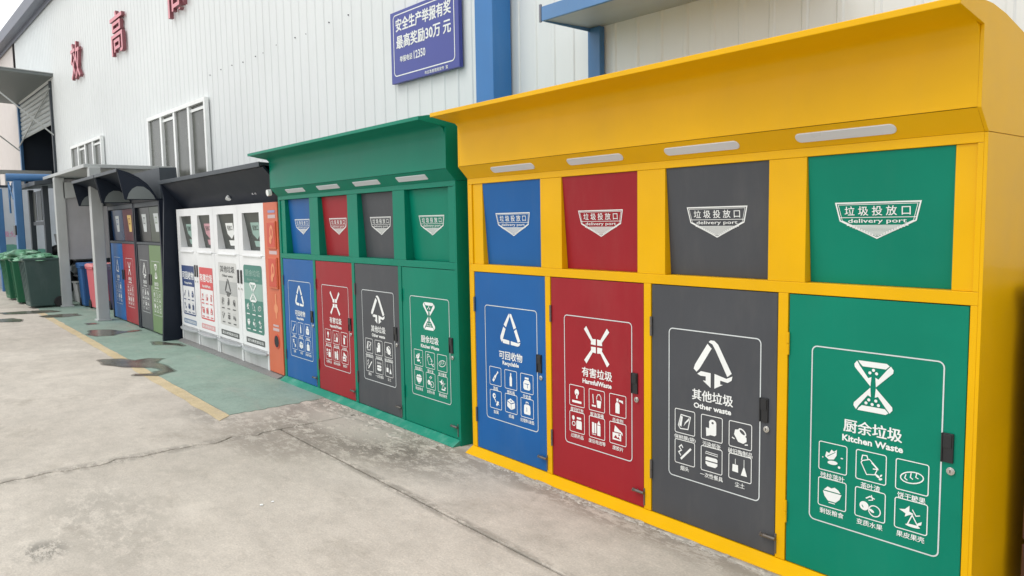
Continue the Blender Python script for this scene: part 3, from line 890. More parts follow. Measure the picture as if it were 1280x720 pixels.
# building-local frame: u along the wall (u = 0 at x = 0), v outward is negative
B = thing('warehouse', 'long white corrugated metal warehouse behind the row of bins', 'building', (0, wy(0), 0), WA)
def U(x): return x / math.cos(WA)
PIT = 0.2255
def rib_line(u0, n):
    pts = []
    for i in range(n):
        a = u0 + i * PIT
        pts += [(a, 0), (a + PIT - .052, 0), (a + PIT - .040, -.009), (a + PIT - .012, -.009)]
    pts.append((u0 + n * PIT, 0))
    return pts
def wall_panel(u0, n, z0, z1, m=WALLW):
    L = rib_line(u0, n)
    k = len(L)
    d = 0.006
    v = [(x, y, z0) for x, y in L] + [(x, y, z1) for x, y in L]
    f = [(i, i + 1, k + i + 1, k + i) for i in range(k - 1)]
    # back face gives the sheet its thickness
    v += [(x, y + d, z0) for x, y in (L[0], L[-1])] + [(x, y + d, z1) for x, y in (L[0], L[-1])]
    f += [(2 * k, 2 * k + 2, 2 * k + 3, 2 * k + 1), (0, k, 2 * k + 2, 2 * k), (k - 1, 2 * k + 1, 2 * k + 3, 2 * k - 1)]
    mb = MB().add(v, f)
    return mb.obj('wall_panel', m, B)
u = U(-25.15)
EAVE = 7.86
while u < U(4.0):
    wall_panel(u, 4, 0.0, EAVE)
    u += 4 * PIT + 0.0015
u = U(-25.15) - 4 * PIT - .0015
while u > U(-31.4):                                  # over the roller door
    wall_panel(u, 4, 5.72, EAVE)
    u -= 4 * PIT + 0.0015
ul = u + 4 * PIT + 0.0015
wall_panel(ul - 2 * PIT, 2, 0, 5.72)
uu = ul - 2 * PIT
for i in range(16):
    wall_panel(uu - (i + 1) * (8 * PIT + .0015), 8, 0, EAVE, WALLB)
MB().box(U(-62), U(4.2), -.30, .3, EAVE, EAVE + .36).obj('eave_trim', TRIM, B, 0.01)
MB().box(U(-62), U(4.2), .3, 14, EAVE + .1, EAVE + .3).obj('roof', TRIM, B)
MB().box(U(-62), U(4.2), -.06, -.035, EAVE - .12, EAVE).obj('eave_flashing', TRIM, B)
# dark hall seen through the half-open roller door
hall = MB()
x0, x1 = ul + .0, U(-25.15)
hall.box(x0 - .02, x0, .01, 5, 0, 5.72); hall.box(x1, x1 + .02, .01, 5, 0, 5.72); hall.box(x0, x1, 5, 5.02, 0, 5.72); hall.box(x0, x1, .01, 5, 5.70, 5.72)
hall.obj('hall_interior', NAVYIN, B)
MB().box(x0 - .02, x0 + .16, -.06, .02, 0, 5.72).obj('door_jamb', STEELBLUE, B, 0.005)
MB().box(x1 - .10, x1 + .02, -.06, .02, 0, 5.72).obj('door_jamb', SLATE, B, 0.005)
sl = MB().prism_x([(0, 0), (-.02, .03), (-.028, .07), (-.02, .11), (0, .138), (.008, .138), (.008, 0)], x0 + .16, x1 - .16).mesh('shutter_slat', SHUTTER)
for i in range(8):
    inst('shutter_slat', sl, B, (0, .02, 4.55 + i * .145))
# door canopy on struts
cn = MB()
ca, cb = U(-31.0), U(-24.85)
cn.prism_x([(0, 5.80), (-4.2, 5.95), (-4.2, 6.02), (0, 5.87)], ca, cb)
cn.obj('door_canopy', mat('canopy_grey', (0.15, 0.17, 0.17), 0.55, dirt=0.2), B)
MB().prism_x([(0, 5.875), (-4.22, 6.025), (-4.22, 6.045), (0, 5.895)], ca - .02, cb + .02).obj('canopy_edge', LGREY, B)
for uu_ in (cb - .25, ca + .25):
    MB().beam((uu_, -.03, 4.2), (uu_, -1.9, 5.86), .035, .035).obj('canopy_strut', LGREY, B)
MB().beam((cb - .25, -.06, 5.5), (ca + .25, -.06, 4.3), .03, .03).obj('canopy_strut', LGREY, B)

def window(u0, u1, z0, z1, nm=4):
    fr = MB()
    t_ = .07
    fr.box(u0, u1, -.09, -.02, z1 - t_, z1); fr.box(u0, u1, -.09, -.02, z0, z0 + t_)
    fr.box(u0, u0 + t_, -.09, -.02, z0 + t_, z1 - t_); fr.box(u1 - t_, u1, -.09, -.02, z0 + t_, z1 - t_)
    w_ = (u1 - u0 - 2 * t_) / nm
    for i in range(1, nm):
        c = u0 + t_ + i * w_
        fr.box(c - .045, c + .045, -.085, -.02, z0 + t_, z1 - t_)
    F = fr.obj('window', WFRAME, B, 0.004)
    for i in range(nm):
        a = u0 + t_ + i * w_ + (.045 if i else 0); b = u0 + t_ + (i + 1) * w_ - (.045 if i < nm - 1 else 0)
        y = -.030 if i % 2 else -.048
        MB().box(a, b, y, y + .006, z0 + t_, z1 - t_).obj('pane', GLASS, F)
        if i % 2:
            s_ = MB()
            s_.box(a, b, -.052, -.034, z1 - t_ - .10, z1 - t_ - .05)
            s_.obj('sash', WFRAME, F, 0.002)
    return F
window(U(-16.12), U(-12.93), 1.85, 3.66)
window(U(-22.9), U(-19.72), 1.85, 3.68)
# blue box column and the small blue canopy with its downpipe
MB().box(U(-5.64), U(-5.39), -.235, -.018, 0, EAVE).obj('blue_column', COLBLUE, B, 0.006)
cp = MB()
CANBLUE = mat('canopy_blue', (0.09, 0.22, 0.45), 0.4, dirt=0.15, dirtcol=(0.25, 0.32, 0.42))
a, b = U(-4.38), U(-2.4)
cp.add([(a, -.57, 3.045), (b, -.57, 3.045), (b, -.018, 3.065), (a, -.018, 3.065), (a, -.57, 3.06), (b, -.57, 3.06), (b, -.018, 3.08), (a, -.018, 3.08)],
       [(0, 1, 2, 3), (7, 6, 5, 4), (0, 4, 5, 1), (1, 5, 6, 2), (2, 6, 7, 3), (3, 7, 4, 0)])
cp.obj('small_canopy_sheet', SOFFIT, B)
MB().box(a - .01, b, -.595, -.571, 3.035, 3.142).obj('small_canopy_fascia', CANBLUE, B, 0.003)
MB().box(a - .03, a - .012, -.60, -.585, 3.03, 3.16).obj('fascia_bracket', TRIM, B)
MB().box(a - .008, a - .001, -.5695, -.018, 3.035, 3.135).obj('small_canopy_fascia', CANBLUE, B)
MB().box(a, b, -.03, -.0185, 3.082, 3.12).obj('canopy_flashing', SLATE, B)
MB().box(U(-4.40), U(-4.27), -.075, -.018, 0, 3.06).obj('downpipe', STEELBLUE, B, 0.006)
SCREW = MB().tube((0, -.012, 0), (0, 0, 0), .008, 6).mesh('screw', SLATE)
for x in [-12.9 + .45 * k for k in range(11)] + [-4.75, -3.35, -3.05]:
    if random.random() < .85:
        inst('screw', SCREW, B, (U(x + random.uniform(-.1, .1)), -.001 if x < -6 else -.014, (4.0 if x < -6 else 3.16) + random.uniform(-.02, .02)))

# ------------------------------------------------------------------ blue notice board and raised red letters on the wall
def on_wall(name, label, cat, x, z, off=0.0, group=None):
    e = thing(name, label, cat, (x, wy(x) - off, z), WA, group)
    return e
sg = on_wall('notice_board', 'blue notice board with white Chinese lettering hung high on the white corrugated wall', 'sign', -6.70, 3.415, .02)
MB().box(-.605, .605, -.045, 0, -.375, .375).obj('board', SIGNB, sg, 0.003)
pr = PR(0.0004)
pr.outline(-.545, .535, -.30, .335, .045, .011)
pb = inst('board_border', pr.mesh('board_border', [PRINT]), sg, (0, -.047, 0))
pr = PR(0.0004); pr.text('安全生产举报有奖', -.005, .225, 0.98, .135, .022)
inst('board_lettering', pr.mesh('board_lettering', [PRINT]), sg, (0, -.047, 0))
pr = PR(0.0004); pr.text('最高奖励30万 元', -.005, .045, 0.97, .135, .022)
inst('board_lettering', pr.mesh('board_lettering', [PRINT]), sg, (0, -.047, 0))
pr = PR(0.0004); pr.text('举报电话', -.315, -.135, 0.235, .062, .02)
inst('board_lettering', pr.mesh('board_lettering', [PRINT]), sg, (0, -.047, 0))
pr = PR(0.0004); pr.text('12350', -.065, -.130, 0.21, .085, .02)
inst('board_lettering', pr.mesh('board_lettering', [PRINT]), sg, (0, -.047, 0))
pr = PR(0.0004); pr.text('市应急管理局宣传  宣', .22, -.345, 0.40, .034, .014)
inst('board_lettering', pr.mesh('board_lettering', [PRINT]), sg, (0, -.047, 0))

def wall_letter(ch, x, z, w_, h_, label):
    e = on_wall('wall_letter', label, 'letter', x, z, .03, 'raised red characters along the warehouse wall')
    v, f = glyphs(ch, 0.006)
    me = bpy.data.meshes.new('character')
    vv = [(p[0] * w_, -.07, p[1] * h_) for p in v]
    bm = bmesh.new()
    bv = [bm.verts.new(p) for p in vv]
    for q in f:
        try:
            bm.faces.new([bv[i] for i in q])
        except ValueError:
            pass
    bmesh.ops.remove_doubles(bm, verts=bm.verts, dist=0.0005)
    r = bmesh.ops.extrude_face_region(bm, geom=list(bm.faces))
    nv = [q for q in r['geom'] if isinstance(q, bmesh.types.BMVert)]
    bmesh.ops.translate(bm, verts=nv, vec=(0, .07, 0))
    bmesh.ops.recalc_face_normals(bm, faces=bm.faces)
    for fc in bm.faces:
        fc.material_index = 0 if abs(fc.normal.y) > .8 else 1
    bm.to_mesh(me)
    bm.free()
    me.materials.append(LETTER); me.materials.append(LETTERS)
    inst('character', me, e)
    for dx in (-.3, .3):
        MB().tube((dx * w_, 0, .3 * h_), (dx * w_, .045, .3 * h_), .012, 6).obj('mounting_stud', SLATE, e)
wall_letter('效', -21.65, 5.69, .92, .90, 'raised red character with two leaning halves, lowest on the wall, beyond the far window')
wall_letter('高', -17.83, 5.64, .92, .88, 'raised red character made of stacked boxes, middle one on the white wall')
wall_letter('商', -14.05, 5.67, .92, .92, 'raised red character cut off by the top of the picture, above the large window')

# ------------------------------------------------------------------ white four-bin unit in its dark shelter
S1 = thing('bin_shelter', 'charcoal open-front shelter with flat dark canopy over the white bins', 'shelter', (-10.80, 2.9, 0))
MB().prism_x([(-.23, 0), (-.12, 1.92), (-.15, 2.10), (.70, 2.06), (.70, 0)], 0, .05).obj('side_panel', CHAR, S1, 0.004)
MB().prism_x([(-.15, 2.115), (-.15, 2.145), (.8, 2.10), (.8, 2.07)], -.03, 3.6).obj('canopy_roof', SLATE, S1, 0.003)
MB().box(-.03, 3.6, -.165, -.151, 2.10, 2.148).obj('canopy_lip', SLATE, S1, 0.003)
MB().add([(.05, -.13, 2.10), (3.6, -.13, 2.10), (3.6, .15, 1.765), (.05, .15, 1.765), (.05, -.11, 2.11), (3.6, -.11, 2.11), (3.6, .17, 1.775), (.05, .17, 1.775)],
         [(0, 1, 2, 3), (4, 7, 6, 5), (0, 4, 5, 1), (3, 2, 6, 7), (0, 3, 7, 4), (1, 5, 6, 2)]).obj('rear_fascia', CHAR, S1)
MB().box(.05, 3.6, .60, .62, 0, 2.1).obj('back_panel', CHAR, S1)
lp = thing('flood_lamp', 'small white lamp under the dark canopy above the white bins, left of the camera dome', 'lamp', (-8.76, 2.96, 1.86))
MB().tube((0, .0, .02), (.02, -.015, -.02), .018, 12, r2=.032).obj('lamp_head', WFRAME, lp, smooth=40)
MB().tube((0, 0, .03), (0, .05, .05), .010, 8).obj('bracket', SLATE, lp)
lp = thing('sensor_box', 'tiny pale twin sensor on the dark fascia above the fourth white bin', 'sensor', (-7.95, 2.98, 1.872))
MB().tube((-.04, 0, 0), (-.04, -.03, 0), .010, 10).tube((.04, 0, 0), (.04, -.03, 0), .010, 10).obj('eye', WBOX, lp, smooth=40)
MB().box(-.06, .06, 0, .02, -.02, .02).obj('plate', CHAR, lp)
lp = thing('round_lamp', 'round white lamp at the corner where dark canopy meets green cabinet', 'lamp', (-7.25, 2.86, 1.855))
MB().tube((0, 0, 0), (0, -.035, -.005), .032, 14).obj('lamp_head', WFRAME, lp, smooth=40)
MB().tube((0, 0, 0), (0, .03, .0), .014, 8).obj('bracket', SLATE, lp)

W1 = thing('white_bin_unit', 'white four-door bin unit with orange end column, under the dark shelter', 'bin', (-10.66, 2.9, 0))
BX = (0.0, 0.755, 1.495, 2.325, 3.088)
WP = (NAVYPR, REDPR, GREYPR, TEALPR)
for i in range(4):
    x0, x1 = BX[i] + .003, BX[i + 1] - .003
    if i == 1: x0 -= .003
    if i == 0: x1 += .003
    c = (x0 + x1) / 2
    kind = KINDS[i]
    # front face with a port opening
    px0, px1 = x0 + .135, x1 - .125
    fp = MB()
    fp.box(x0, x1, 0, .02, 1.672, 1.765); fp.box(x0, px0, 0, .02, 1.268, 1.672); fp.box(px1, x1, 0, .02, 1.268, 1.672)
    fp.box(x0, x1, 0, .02, 1.215, 1.268)
    fp.obj('front_panel', WBIN, W1)
    MB().box(px0 - .012, px1 + .04, -.018, -.0005, 1.205, 1.222).obj('port_sill', WBIN, W1, 0.003)
    # hopper: white cheeks, smoked flap leaning in
    hp = MB()
    hp.add([(px0, .02, 1.268), (px0, .02, 1.672), (px0, .09, 1.268)], [(0, 1, 2)])
    hp.add([(px1, .02, 1.268), (px1, .02, 1.672), (px1, .09, 1.268)], [(0, 2, 1)])
    hp.add([(px0, .02, 1.268), (px1, .02, 1.268), (px1, .09, 1.268), (px0, .09, 1.268)], [(0, 1, 2, 3)])
    hp.obj('hopper', WBIN, W1)
    ang = math.atan2(.063, .404)
    fl = MB().add([(px0 + .002, .085, 1.270), (px1 - .002, .085, 1.270), (px1 - .002, .022, 1.671), (px0 + .002, .022, 1.671),
                   (px0 + .002, .095, 1.270), (px1 - .002, .095, 1.270), (px1 - .002, .032, 1.671), (px0 + .002, .032, 1.671)],
                  [(0, 1, 2, 3), (4, 7, 6, 5), (0, 4, 5, 1), (1, 5, 6, 2), (2, 6, 7, 3), (3, 7, 4, 0)]).obj('flap', SMOKE, W1)
    pr = PR(.0003)
    tint = (TEALLT, mat('pale_rose_print', (.55, .28, .32), .45) if i == 1 else TEALLT, PRINT, TEALLT)[i]
    pr.poly([(-.15, .10), (.15, .10), (.135, -.02), (0, -.075), (-.135, -.02)], 0)
    pr.text('投放口', 0, .045, .2, .055, .02, 1)
    pr.poly([(-.12, -.09), (.12, -.09), (.10, -.15), (-.10, -.15)], 0)
    inst('flap_emblem', pr.mesh('flap_emblem', [tint, SMOKE]), fl, (c + .02, .0525, 1.465), rot=(ang, 0, 0), scale=(.82, 1, 1.05))
    d = MB().box(x0 + .002, x1 - .002, -.002, .018, .225, 1.212).obj('door', WBIN, W1, 0.004)
    zt = 1.03 if i < 2 else 1.115
    lx0, lx1 = x0 + .115, x1 - .105
    lc, lw = (lx0 + lx1) / 2, (lx1 - lx0)
    pr = PR(.0003)
    if i < 2:
        pr.outline(lx0 + .01, lx1 - .01, .39, .80, .02, .018, 0)
        pr.poly([(lx0, .76), (lx1, .76), (lx1, zt), (lx0, zt)], 0)
        pr.text(TITLE[kind][0], lc, .90, lw * .92, .10, .02, 1)
        pr.text(TITLE[kind][1], lc, .80, lw * .6, .035, .02, 1)
    elif i == 2:
        pr.rrect(lx0, lx1, .385, zt, .02, 0)
        pr.poly([(lx0, .74), (lx1, .74), (lx1, .90), (lx0, .90)], 2)
        pr.text(TITLE[kind][0], lc, 1.04, lw * .8, .075, .02, 3)
        pr.text(TITLE[kind][1], lc, .965, lw * .6, .03, .02, 3)
    else:
        pr.rrect(lx0, lx1, .385, zt, .035, 0)
        pr.poly([(lx0, .74), (lx1, .74), (lx1, .92), (lx0, .92)], 2)
        pr.text(TITLE[kind][0], lc, 1.03, lw * .8, .07, .01, 2)
        pr.text(TITLE[kind][1], lc, .96, lw * .6, .028, .01, 2)
    base = (NAVYPR, REDPR, mat('pale_grey_print', (.58, .58, .56), .45) if i == 2 else GREYPR, TEALPR)[i]
    alt = (WBIN, WBIN, GREYPR, TEALLT)[i]
    inst('door_label', pr.mesh('door_label', [base, PRINT, alt, DKPR]), d, (0, -.0035, 0))
    fgm = (NAVYPR, REDPR, DKPR, PRINT)[i]
    pr = PR(.0003)
    if i > 1:
        draw_symbol(pr, kind, lc, .72, .93, .2)
        inst('waste_symbol', pr.mesh('waste_symbol', [fgm, base]), d, (0, -.0065, 0))
    for k in range(6):
        pr = PR(.0002)
        cx, cz = lc + (-1, 0, 1)[k % 3] * lw * .31, (.665, .50)[k // 3]
        draw_icon(pr, ICONS[kind][k], cx, cz, .058)
        pr.line([(cx - .045, cz - .08), (cx + .045, cz - .08)], .012)
        inst('pictogram', pr.mesh('pictogram', [fgm, base if i > 1 else WBIN]), d, (0, -.0065, 0))
    pr = PR(.0003)
    bt = (mat('steel_blue_tag', (.18, .25, .36), .5) if i == 0 else None, mat('rose_tag', (.62, .30, .30), .5) if i == 1 else None, DKPR, DKPR)[i]
    pr.rrect(lx0, lx1, .262, .325, .008, 0)
    pr.text('请分类投放垃圾', lc, .294, lw * .88, .034, .01, 1)
    inst('door_tag', pr.mesh('door_tag', [bt, PRINT]), d, (0, -.0035, 0))
    # dark pull on the meeting edge, and the key hole beneath it
    hx = (x1 - .045) if i % 2 == 0 else (x0 + .045)
    MB().box(hx - .022, hx + .022, -.012, -.002, .90, 1.05).obj('handle', BLACKP, d, 0.006)
    MB().tube((hx, -.002, .84), (hx, -.008, .84), .014, 12).obj('lock', STEEL, d, smooth=40)
    # lobed foot pedal
    P = []
    for k in range(13):
        t_ = k / 12
        P.append((x0 + .02 + t_ * (x1 - x0 - .04), -.025 - .055 * math.sin(math.pi * t_) ** .6))
    MB().prism_z([(x1 - .02, .02)] + [(x0 + .02, .02)] + P[0:], .185, .205).obj('foot_pedal', mat('pedal_grey', (.42, .44, .45), .4, metal=.3) if i == 0 else bpy.data.materials['pedal_grey'], W1, 0.003)
kb = MB()
kb.box(0, 3.088, .012, .055, .03, .222)
kb.obj('toe_recess', mat('toe_grey', (.50, .51, .50), .6, dirt=.4), W1)
for x in (0.0, .755 - .05, 1.495 - .05, 1.495 + .01, 2.325 - .05, 3.088 - .05):
    MB().box(x, x + .035, -.003, .0115, .03, .222).obj('toe_bracket', WBIN, W1, 0.002)
MB().prism_x([(-.07, .0), (-.07, .012), (-.02, .03), (.5, .03), (.5, 0)], -.01, 1.49).obj('base_plate', SHELTIN2, W1, 0.002)
MB().prism_x([(-.07, .0), (-.07, .012), (-.02, .03), (.5, .03), (.5, 0)], 1.50, 3.44).obj('base_plate', SHELTIN2, W1, 0.002)
MB().box(.0, 3.088, .02, .58, 1.72, 1.762).obj('top_panel', WBIN, W1, 0.003)
MB().box(.0, .012, .02, .58, .03, 1.72).box(3.076, 3.088, .02, .58, .03, 1.72).obj('side_panel', WBIN, W1)
MB().box(.02, 3.07, .20, .215, .23, 1.71).obj('inner_lining', DARKIN, W1)
oc = MB().box(3.092, 3.455, -.004, .56, .035, 1.765).obj('orange_column', ORANGE, W1, 0.005)
for z0, z1 in ((1.30, 1.575), (.90, 1.215)):
    MB().box(3.20, 3.42, -.018, -.004, z0, z1).obj('pocket', ORANGE, oc, 0.004)
    MB().box(3.215, 3.405, -.0205, -.018, z0 + .02, z1 - .015).obj('pocket_face', ORANGED, oc)
    pr = PR(.0003); pr.rrect(3.215, 3.41, z1 + .03, z1 + .065, .004); pr.rrect(3.22, 3.40, z1 + .085, z1 + .11, .004, 1)
    inst('pocket_label', pr.mesh('pocket_label', [mat('soft_print', (.55, .42, .42), .5), mat('lilac_print', (.3, .3, .5), .5)]), oc, (0, -.006, 0))
    pr = PR(.0003); pr.ell(3.33, (z0 + z1) / 2 + .03, .045, .07, 0); pr.ell(3.30, (z0 + z1) / 2 - .05, .03, .04, 0); pr.ell(3.33, (z0 + z1) / 2 + .03, .02, .04, 1)
    inst('pocket_print', pr.mesh('pocket_print', [mat('peach_print', (.72, .27, .13), .5), ORANGED]), oc, (0, -.0225, 0))
pr = PR(.0003); pr.ell(3.33, .70, .05, .05); pr.line([(3.33, .85), (3.33, .60)], .03)
inst('column_print', pr.mesh('column_print', [bpy.data.materials['peach_print']]), oc, (0, -.006, 0))
pr = PR(.0003); pr.rrect(3.23, 3.39, .47, .50, .004); pr.rrect(3.24, 3.38, .515, .535, .004)
inst('column_tag', pr.mesh('column_tag', [bpy.data.materials['soft_print']]), oc, (0, -.006, 0))
rg = MB()
P = ring(3.315, .365, .07, .075, 22)
Q = ring(3.315, .365, .055, .060, 22)
rg.prism_y(P, -.009, -.004)
rg.obj('hole_rim', ORANGED, oc)
MB().prism_y(Q, -.011, -.0085).obj('round_hole', DARKIN, oc)

# ------------------------------------------------------------------ two dark arched-canopy cabinets
HOODG = mat('hood_grey', (.17, .19, .19), .4)
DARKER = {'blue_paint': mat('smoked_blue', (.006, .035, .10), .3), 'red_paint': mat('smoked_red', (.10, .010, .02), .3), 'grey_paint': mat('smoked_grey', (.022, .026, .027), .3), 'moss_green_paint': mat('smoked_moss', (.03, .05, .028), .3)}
def arched_cabinet(x0, x1, cols, kinds, label):
    t = thing('arched_cabinet', label, 'recycling cabinet', (x0, 2.79, 0), 0, 'dark arched canopy cabinets')
    w_ = x1 - x0
    fr = MB()
    for a, b in ((0, .06), (w_ - .06, w_)):
        MB().box(a, b, -.01, .66, 0, 1.90).obj('side_panel', CHAR, t, 0.004)
    MB().box(.06, w_ - .06, -.008, .05, 1.83, 1.90).obj('top_rail', SLATE, t, 0.004)
    MB().box(.06, w_ - .06, -.006, .05, 1.285, 1.32).obj('middle_rail', SLATE, t, 0.003)
    MB().box(.06, w_ - .06, .62, .65, 0, 1.9).obj('back_panel', CHAR, t)
    MB().box(.06, w_ - .06, .13, .14, 1.32, 1.83).obj('inner_lining', DARKIN, t)
    # curved sheet canopy rising forward from the frame
    line = [(.10, 1.86), (.0, 1.905), (-.05, 1.93), (-.14, 2.05), (-.24, 2.15), (-.36, 2.235), (-.5, 2.285)]
    line = [(-.03, 1.90), (-.08, 2.0), (-.15, 2.10), (-.25, 2.18), (-.37, 2.245), (-.5, 2.285)]
    th = [(y + .008, z + .022) for y, z in line]
    MB().prism_x(line + th[::-1], 0, w_).obj('arched_canopy', CHAR, t, smooth=50)
    MB().box(0, w_, -.512, -.495, 2.268, 2.312).obj('canopy_lip', SLATE, t, 0.003)
    for a in (0.0, w_ - .02):
        MB().prism_x([(-.01, 1.905), (-.03, 1.91)] + [(y, z - .001) for y, z in line[1:]] + [(-.485, 2.20), (-.46, 2.06), (-.43, 1.905)], a + .002, a + .016).obj('gusset', CHAR, t)
        MB().prism_x([(-.05, 1.915), (-.07, 1.965), (-.12, 2.03), (-.19, 2.08), (-.27, 2.085), (-.33, 2.05), (-.375, 1.99), (-.40, 1.915)], a + .0165, a + .021).obj('hood_panel', HOODG, t)
    MB().box(.02, w_ - .02, -.03, .30, 1.9005, 1.925).obj('hood_floor', CHAR, t)
    MB().prism_x([(.02, 1.925), (.02, 2.34), (.24, 2.35), (.26, 1.925)], .0, w_).obj('hood_back', SLATE, t)
    n = 2
    cw = (w_ - .12) / n
    for i in range(n):
        a, b = .06 + i * cw + .006, .06 + (i + 1) * cw - .006
        c = (a + b) / 2
        d = MB().box(a - c, b - c, 0, .02, .03, 1.28).obj('door', cols[i], t, 0.003, loc=(c, 0, 0))
        for nm, me in print_meshes(kinds[i], cols[i]):
            inst(nm, me, d, (-.01 if i else .01, -.0015, 0), scale=(.88, 1, 1.05))
        hx = (b - c - .05) if i == 0 else (a - c + .05)
        MB().box(hx - .025, hx + .025, -.012, .0, .70, .86).obj('handle', BLACKP, d, 0.004)
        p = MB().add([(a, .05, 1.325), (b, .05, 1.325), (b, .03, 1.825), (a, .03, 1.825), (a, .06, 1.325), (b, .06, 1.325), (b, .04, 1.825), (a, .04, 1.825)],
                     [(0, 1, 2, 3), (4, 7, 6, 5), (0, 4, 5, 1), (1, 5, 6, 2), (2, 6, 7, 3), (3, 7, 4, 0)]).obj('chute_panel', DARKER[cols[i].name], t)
        pr = PR(.0003)
        pr.poly([(-.13, .13), (.13, .13), (.13, .04), (.10, -.13), (-.06, -.13), (-.10, .04)], 0)
        pr.text('口', .0, .03, .1, .1, .01, 1)
        mt = [YTAG if cols[i] is RED else PRINTP, cols[i]]
        inst('chute_notice', pr.mesh('chute_notice', mt), p, (c + .02, .036, 1.60), rot=(math.atan2(.02, .5), 0, 0))
    return t
arched_cabinet(-14.30, -12.50, (BLUE, RED), ('recyclable', 'harmful'), 'dark cabinet with blue and red doors under an arched canopy, by the grey post')
arched_cabinet(-12.46, -11.02, (GREY, OLIVE), ('other', 'kitchen'), 'dark cabinet with grey and moss green doors under an arched canopy, beside charcoal shelter')
# ------------------------------------------------------------------ light grey shelter with two posts
S2 = thing('carport_shelter', 'light grey flat-roofed shelter on square posts, standing over the blue and red bins', 'shelter', (-17.0, 2.5, 0))
MB().add([(-1.45, -.08, 2.555), (3.0, -.08, 2.525), (3.0, 1.30, 2.525), (-1.45, 1.1, 2.555), (-1.45, -.08, 2.615), (3.0, -.08, 2.585), (3.0, 1.30, 2.585), (-1.45, 1.1, 2.615)],
         [(0, 3, 2, 1), (4, 5, 6, 7), (0, 1, 5, 4), (1, 2, 6, 5), (2, 3, 7, 6), (3, 0, 4, 7)]).obj('roof', LGREY, S2, 0.005)
for x, y in ((-.08, 0), (3.02, .06), (-.08, 1.0), (3.02, 1.15)):
    p_ = MB().box(x - .09, x + .09, y - .085, y + .085, 0.012, 2.53 if y < .5 else 2.53).obj('post', LGREY, S2, 0.008)
    MB().box(x - .13, x + .13, y - .11, y + .11, 0.004, .03).obj('base_plate', LGREY, p_, 0.004)
arch = [(.06 + 1.0 * k / 12, 2.12 + .05 * math.sin(math.pi * k / 12)) for k in range(13)]
MB().prism_x([(.06, 2.44)] + arch + [(1.06, 2.44)], -.02, .01).obj('header_panel', LGREY, S2)
MB().box(-.06, -.04, .06, 1.08, .93, 2.5).obj('back_panel', SHELTIN, S2)
vt = MB().box(-.04, -.01, .55, .72, 1.93, 2.07).obj('vent', BLACKP, S2)

# ------------------------------------------------------------------ dark shelter further along
S3 = thing('glazed_booth', 'dark steel framed booth with sloping roof, behind the wheelie bins', 'booth', (-19.5, 2.4, 0))
MB().add([(-1.6, -.25, 2.44), (2.0, -.25, 2.40), (2.0, 1.1, 2.58), (-1.6, 1.1, 2.58), (-1.6, -.25, 2.52), (2.0, -.25, 2.48), (2.0, 1.1, 2.66), (-1.6, 1.1, 2.66)],
         [(0, 3, 2, 1), (4, 5, 6, 7), (0, 1, 5, 4), (1, 2, 6, 5), (2, 3, 7, 6), (3, 0, 4, 7)]).obj('roof', SLATE, S3, 0.006)
for x, y in ((-.75, 0), (1.35, 0), (-.75, 1.0), (1.75, 1.0)):
    MB().box(x - .09, x + .09, y - .05, y + .05, 0, 2.42).obj('post', SLATE, S3, 0.006)
MB().box(-.66, 1.3, 0.0, .04, 1.62, 1.70).obj('crossbar', SLATE, S3)
MB().box(-.66, 1.7, .96, .99, 0, 2.42).obj('back_panel', NAVYIN, S3)
MB().box(-.5, .25, .55, .95, 0, 1.9).obj('cupboard', mat('cupboard_grey', (.16, .18, .20), .5), S3, 0.01)
MB().box(-.64, -.2, .02, .03, 1.72, 2.36).box(-.05, .6, .02, .03, 1.72, 2.36).box(.7, 1.26, .02, .03, 1.72, 2.36).obj('upper_glazing', SMOKE, S3)

# ------------------------------------------------------------------ blue steel frame and pale hoarding at the far left
BF = thing('steel_frame', 'blue steel portal frame with round top beam at the far left', 'frame', (-18.9, 2.0, 0))
for x in (0.05, -3.7):
    MB().box(x - .12, x + .12, -.07, .07, 0, 2.55).obj('post', STEELBLUE, BF, 0.01)
MB().tube((0, -.18, 2.62), (0.05, .62, 2.62), .085, 14).obj('beam', STEELBLUE, BF, smooth=40)
MB().tube((-1.4, .0, 2.55), (-.75, .0, 2.2), .015, 6).tube((-.75, 0, 2.55), (-1.4, 0, 2.2), .015, 6).tube((-1.42, 0, 2.6), (-1.42, 0, 1.9), .02, 6).tube((-.5, 0, 2.6), (-.5, 0, 1.9), .02, 6).obj('lattice', STEELBLUE, BF)
MB().box(-.10, .16, -.10, -.07, 1.42, 1.62).obj('clamp_box', BLACKP, BF, 0.004)

HO = thing('hoarding', 'pale hoarding panel with pink lettering and green circles, behind the blue frame', 'hoarding', (-23.5, 1.3, 0))
MB().box(0, .05, 0, 2.2, .05, 2.62).obj('panel', MURAL, HO, 0.004)
MB().box(-.01, .06, -.02, 2.2, 2.62, 2.68).obj('top_rail', NAVYIN, HO)
for yy, zz, rr, mm in ((.95, .78, .38, MGREEN), (1.62, .72, .30, MGREEN), (.45, .6, .2, BLUE), (1.95, .75, .28, MGREEN)):
    P = [(yy + rr * math.cos(t_ * math.pi / 9), zz + rr * math.sin(t_ * math.pi / 9)) for t_ in range(18)]
    v = [(.052, a, b) for a, b in P] + [(.056, a, b) for a, b in P]
    MB().add(v, [(i, (i + 1) % 18, 18 + (i + 1) % 18, 18 + i) for i in range(18)] + [tuple(range(18, 36))]).obj('painted_disc', mm, HO)
pr = PR(.0004); pr.text('垃圾分类', 0, 0, .62, .15, .02)
inst('hoarding_lettering', pr.mesh('hoarding_lettering', [MPINK]), HO, (.054, .95, 1.42), rot=(0, 0, rad(90)))
fx = thing('far_railing', 'pale upright slatted railing above the hoarding at the left edge', 'railing', (-30.0, 2.2, 0))
for k in range(9):
    MB().box(0, .04, k * .22, k * .22 + .09, .0, 3.35).obj('slat', WBOX, fx)
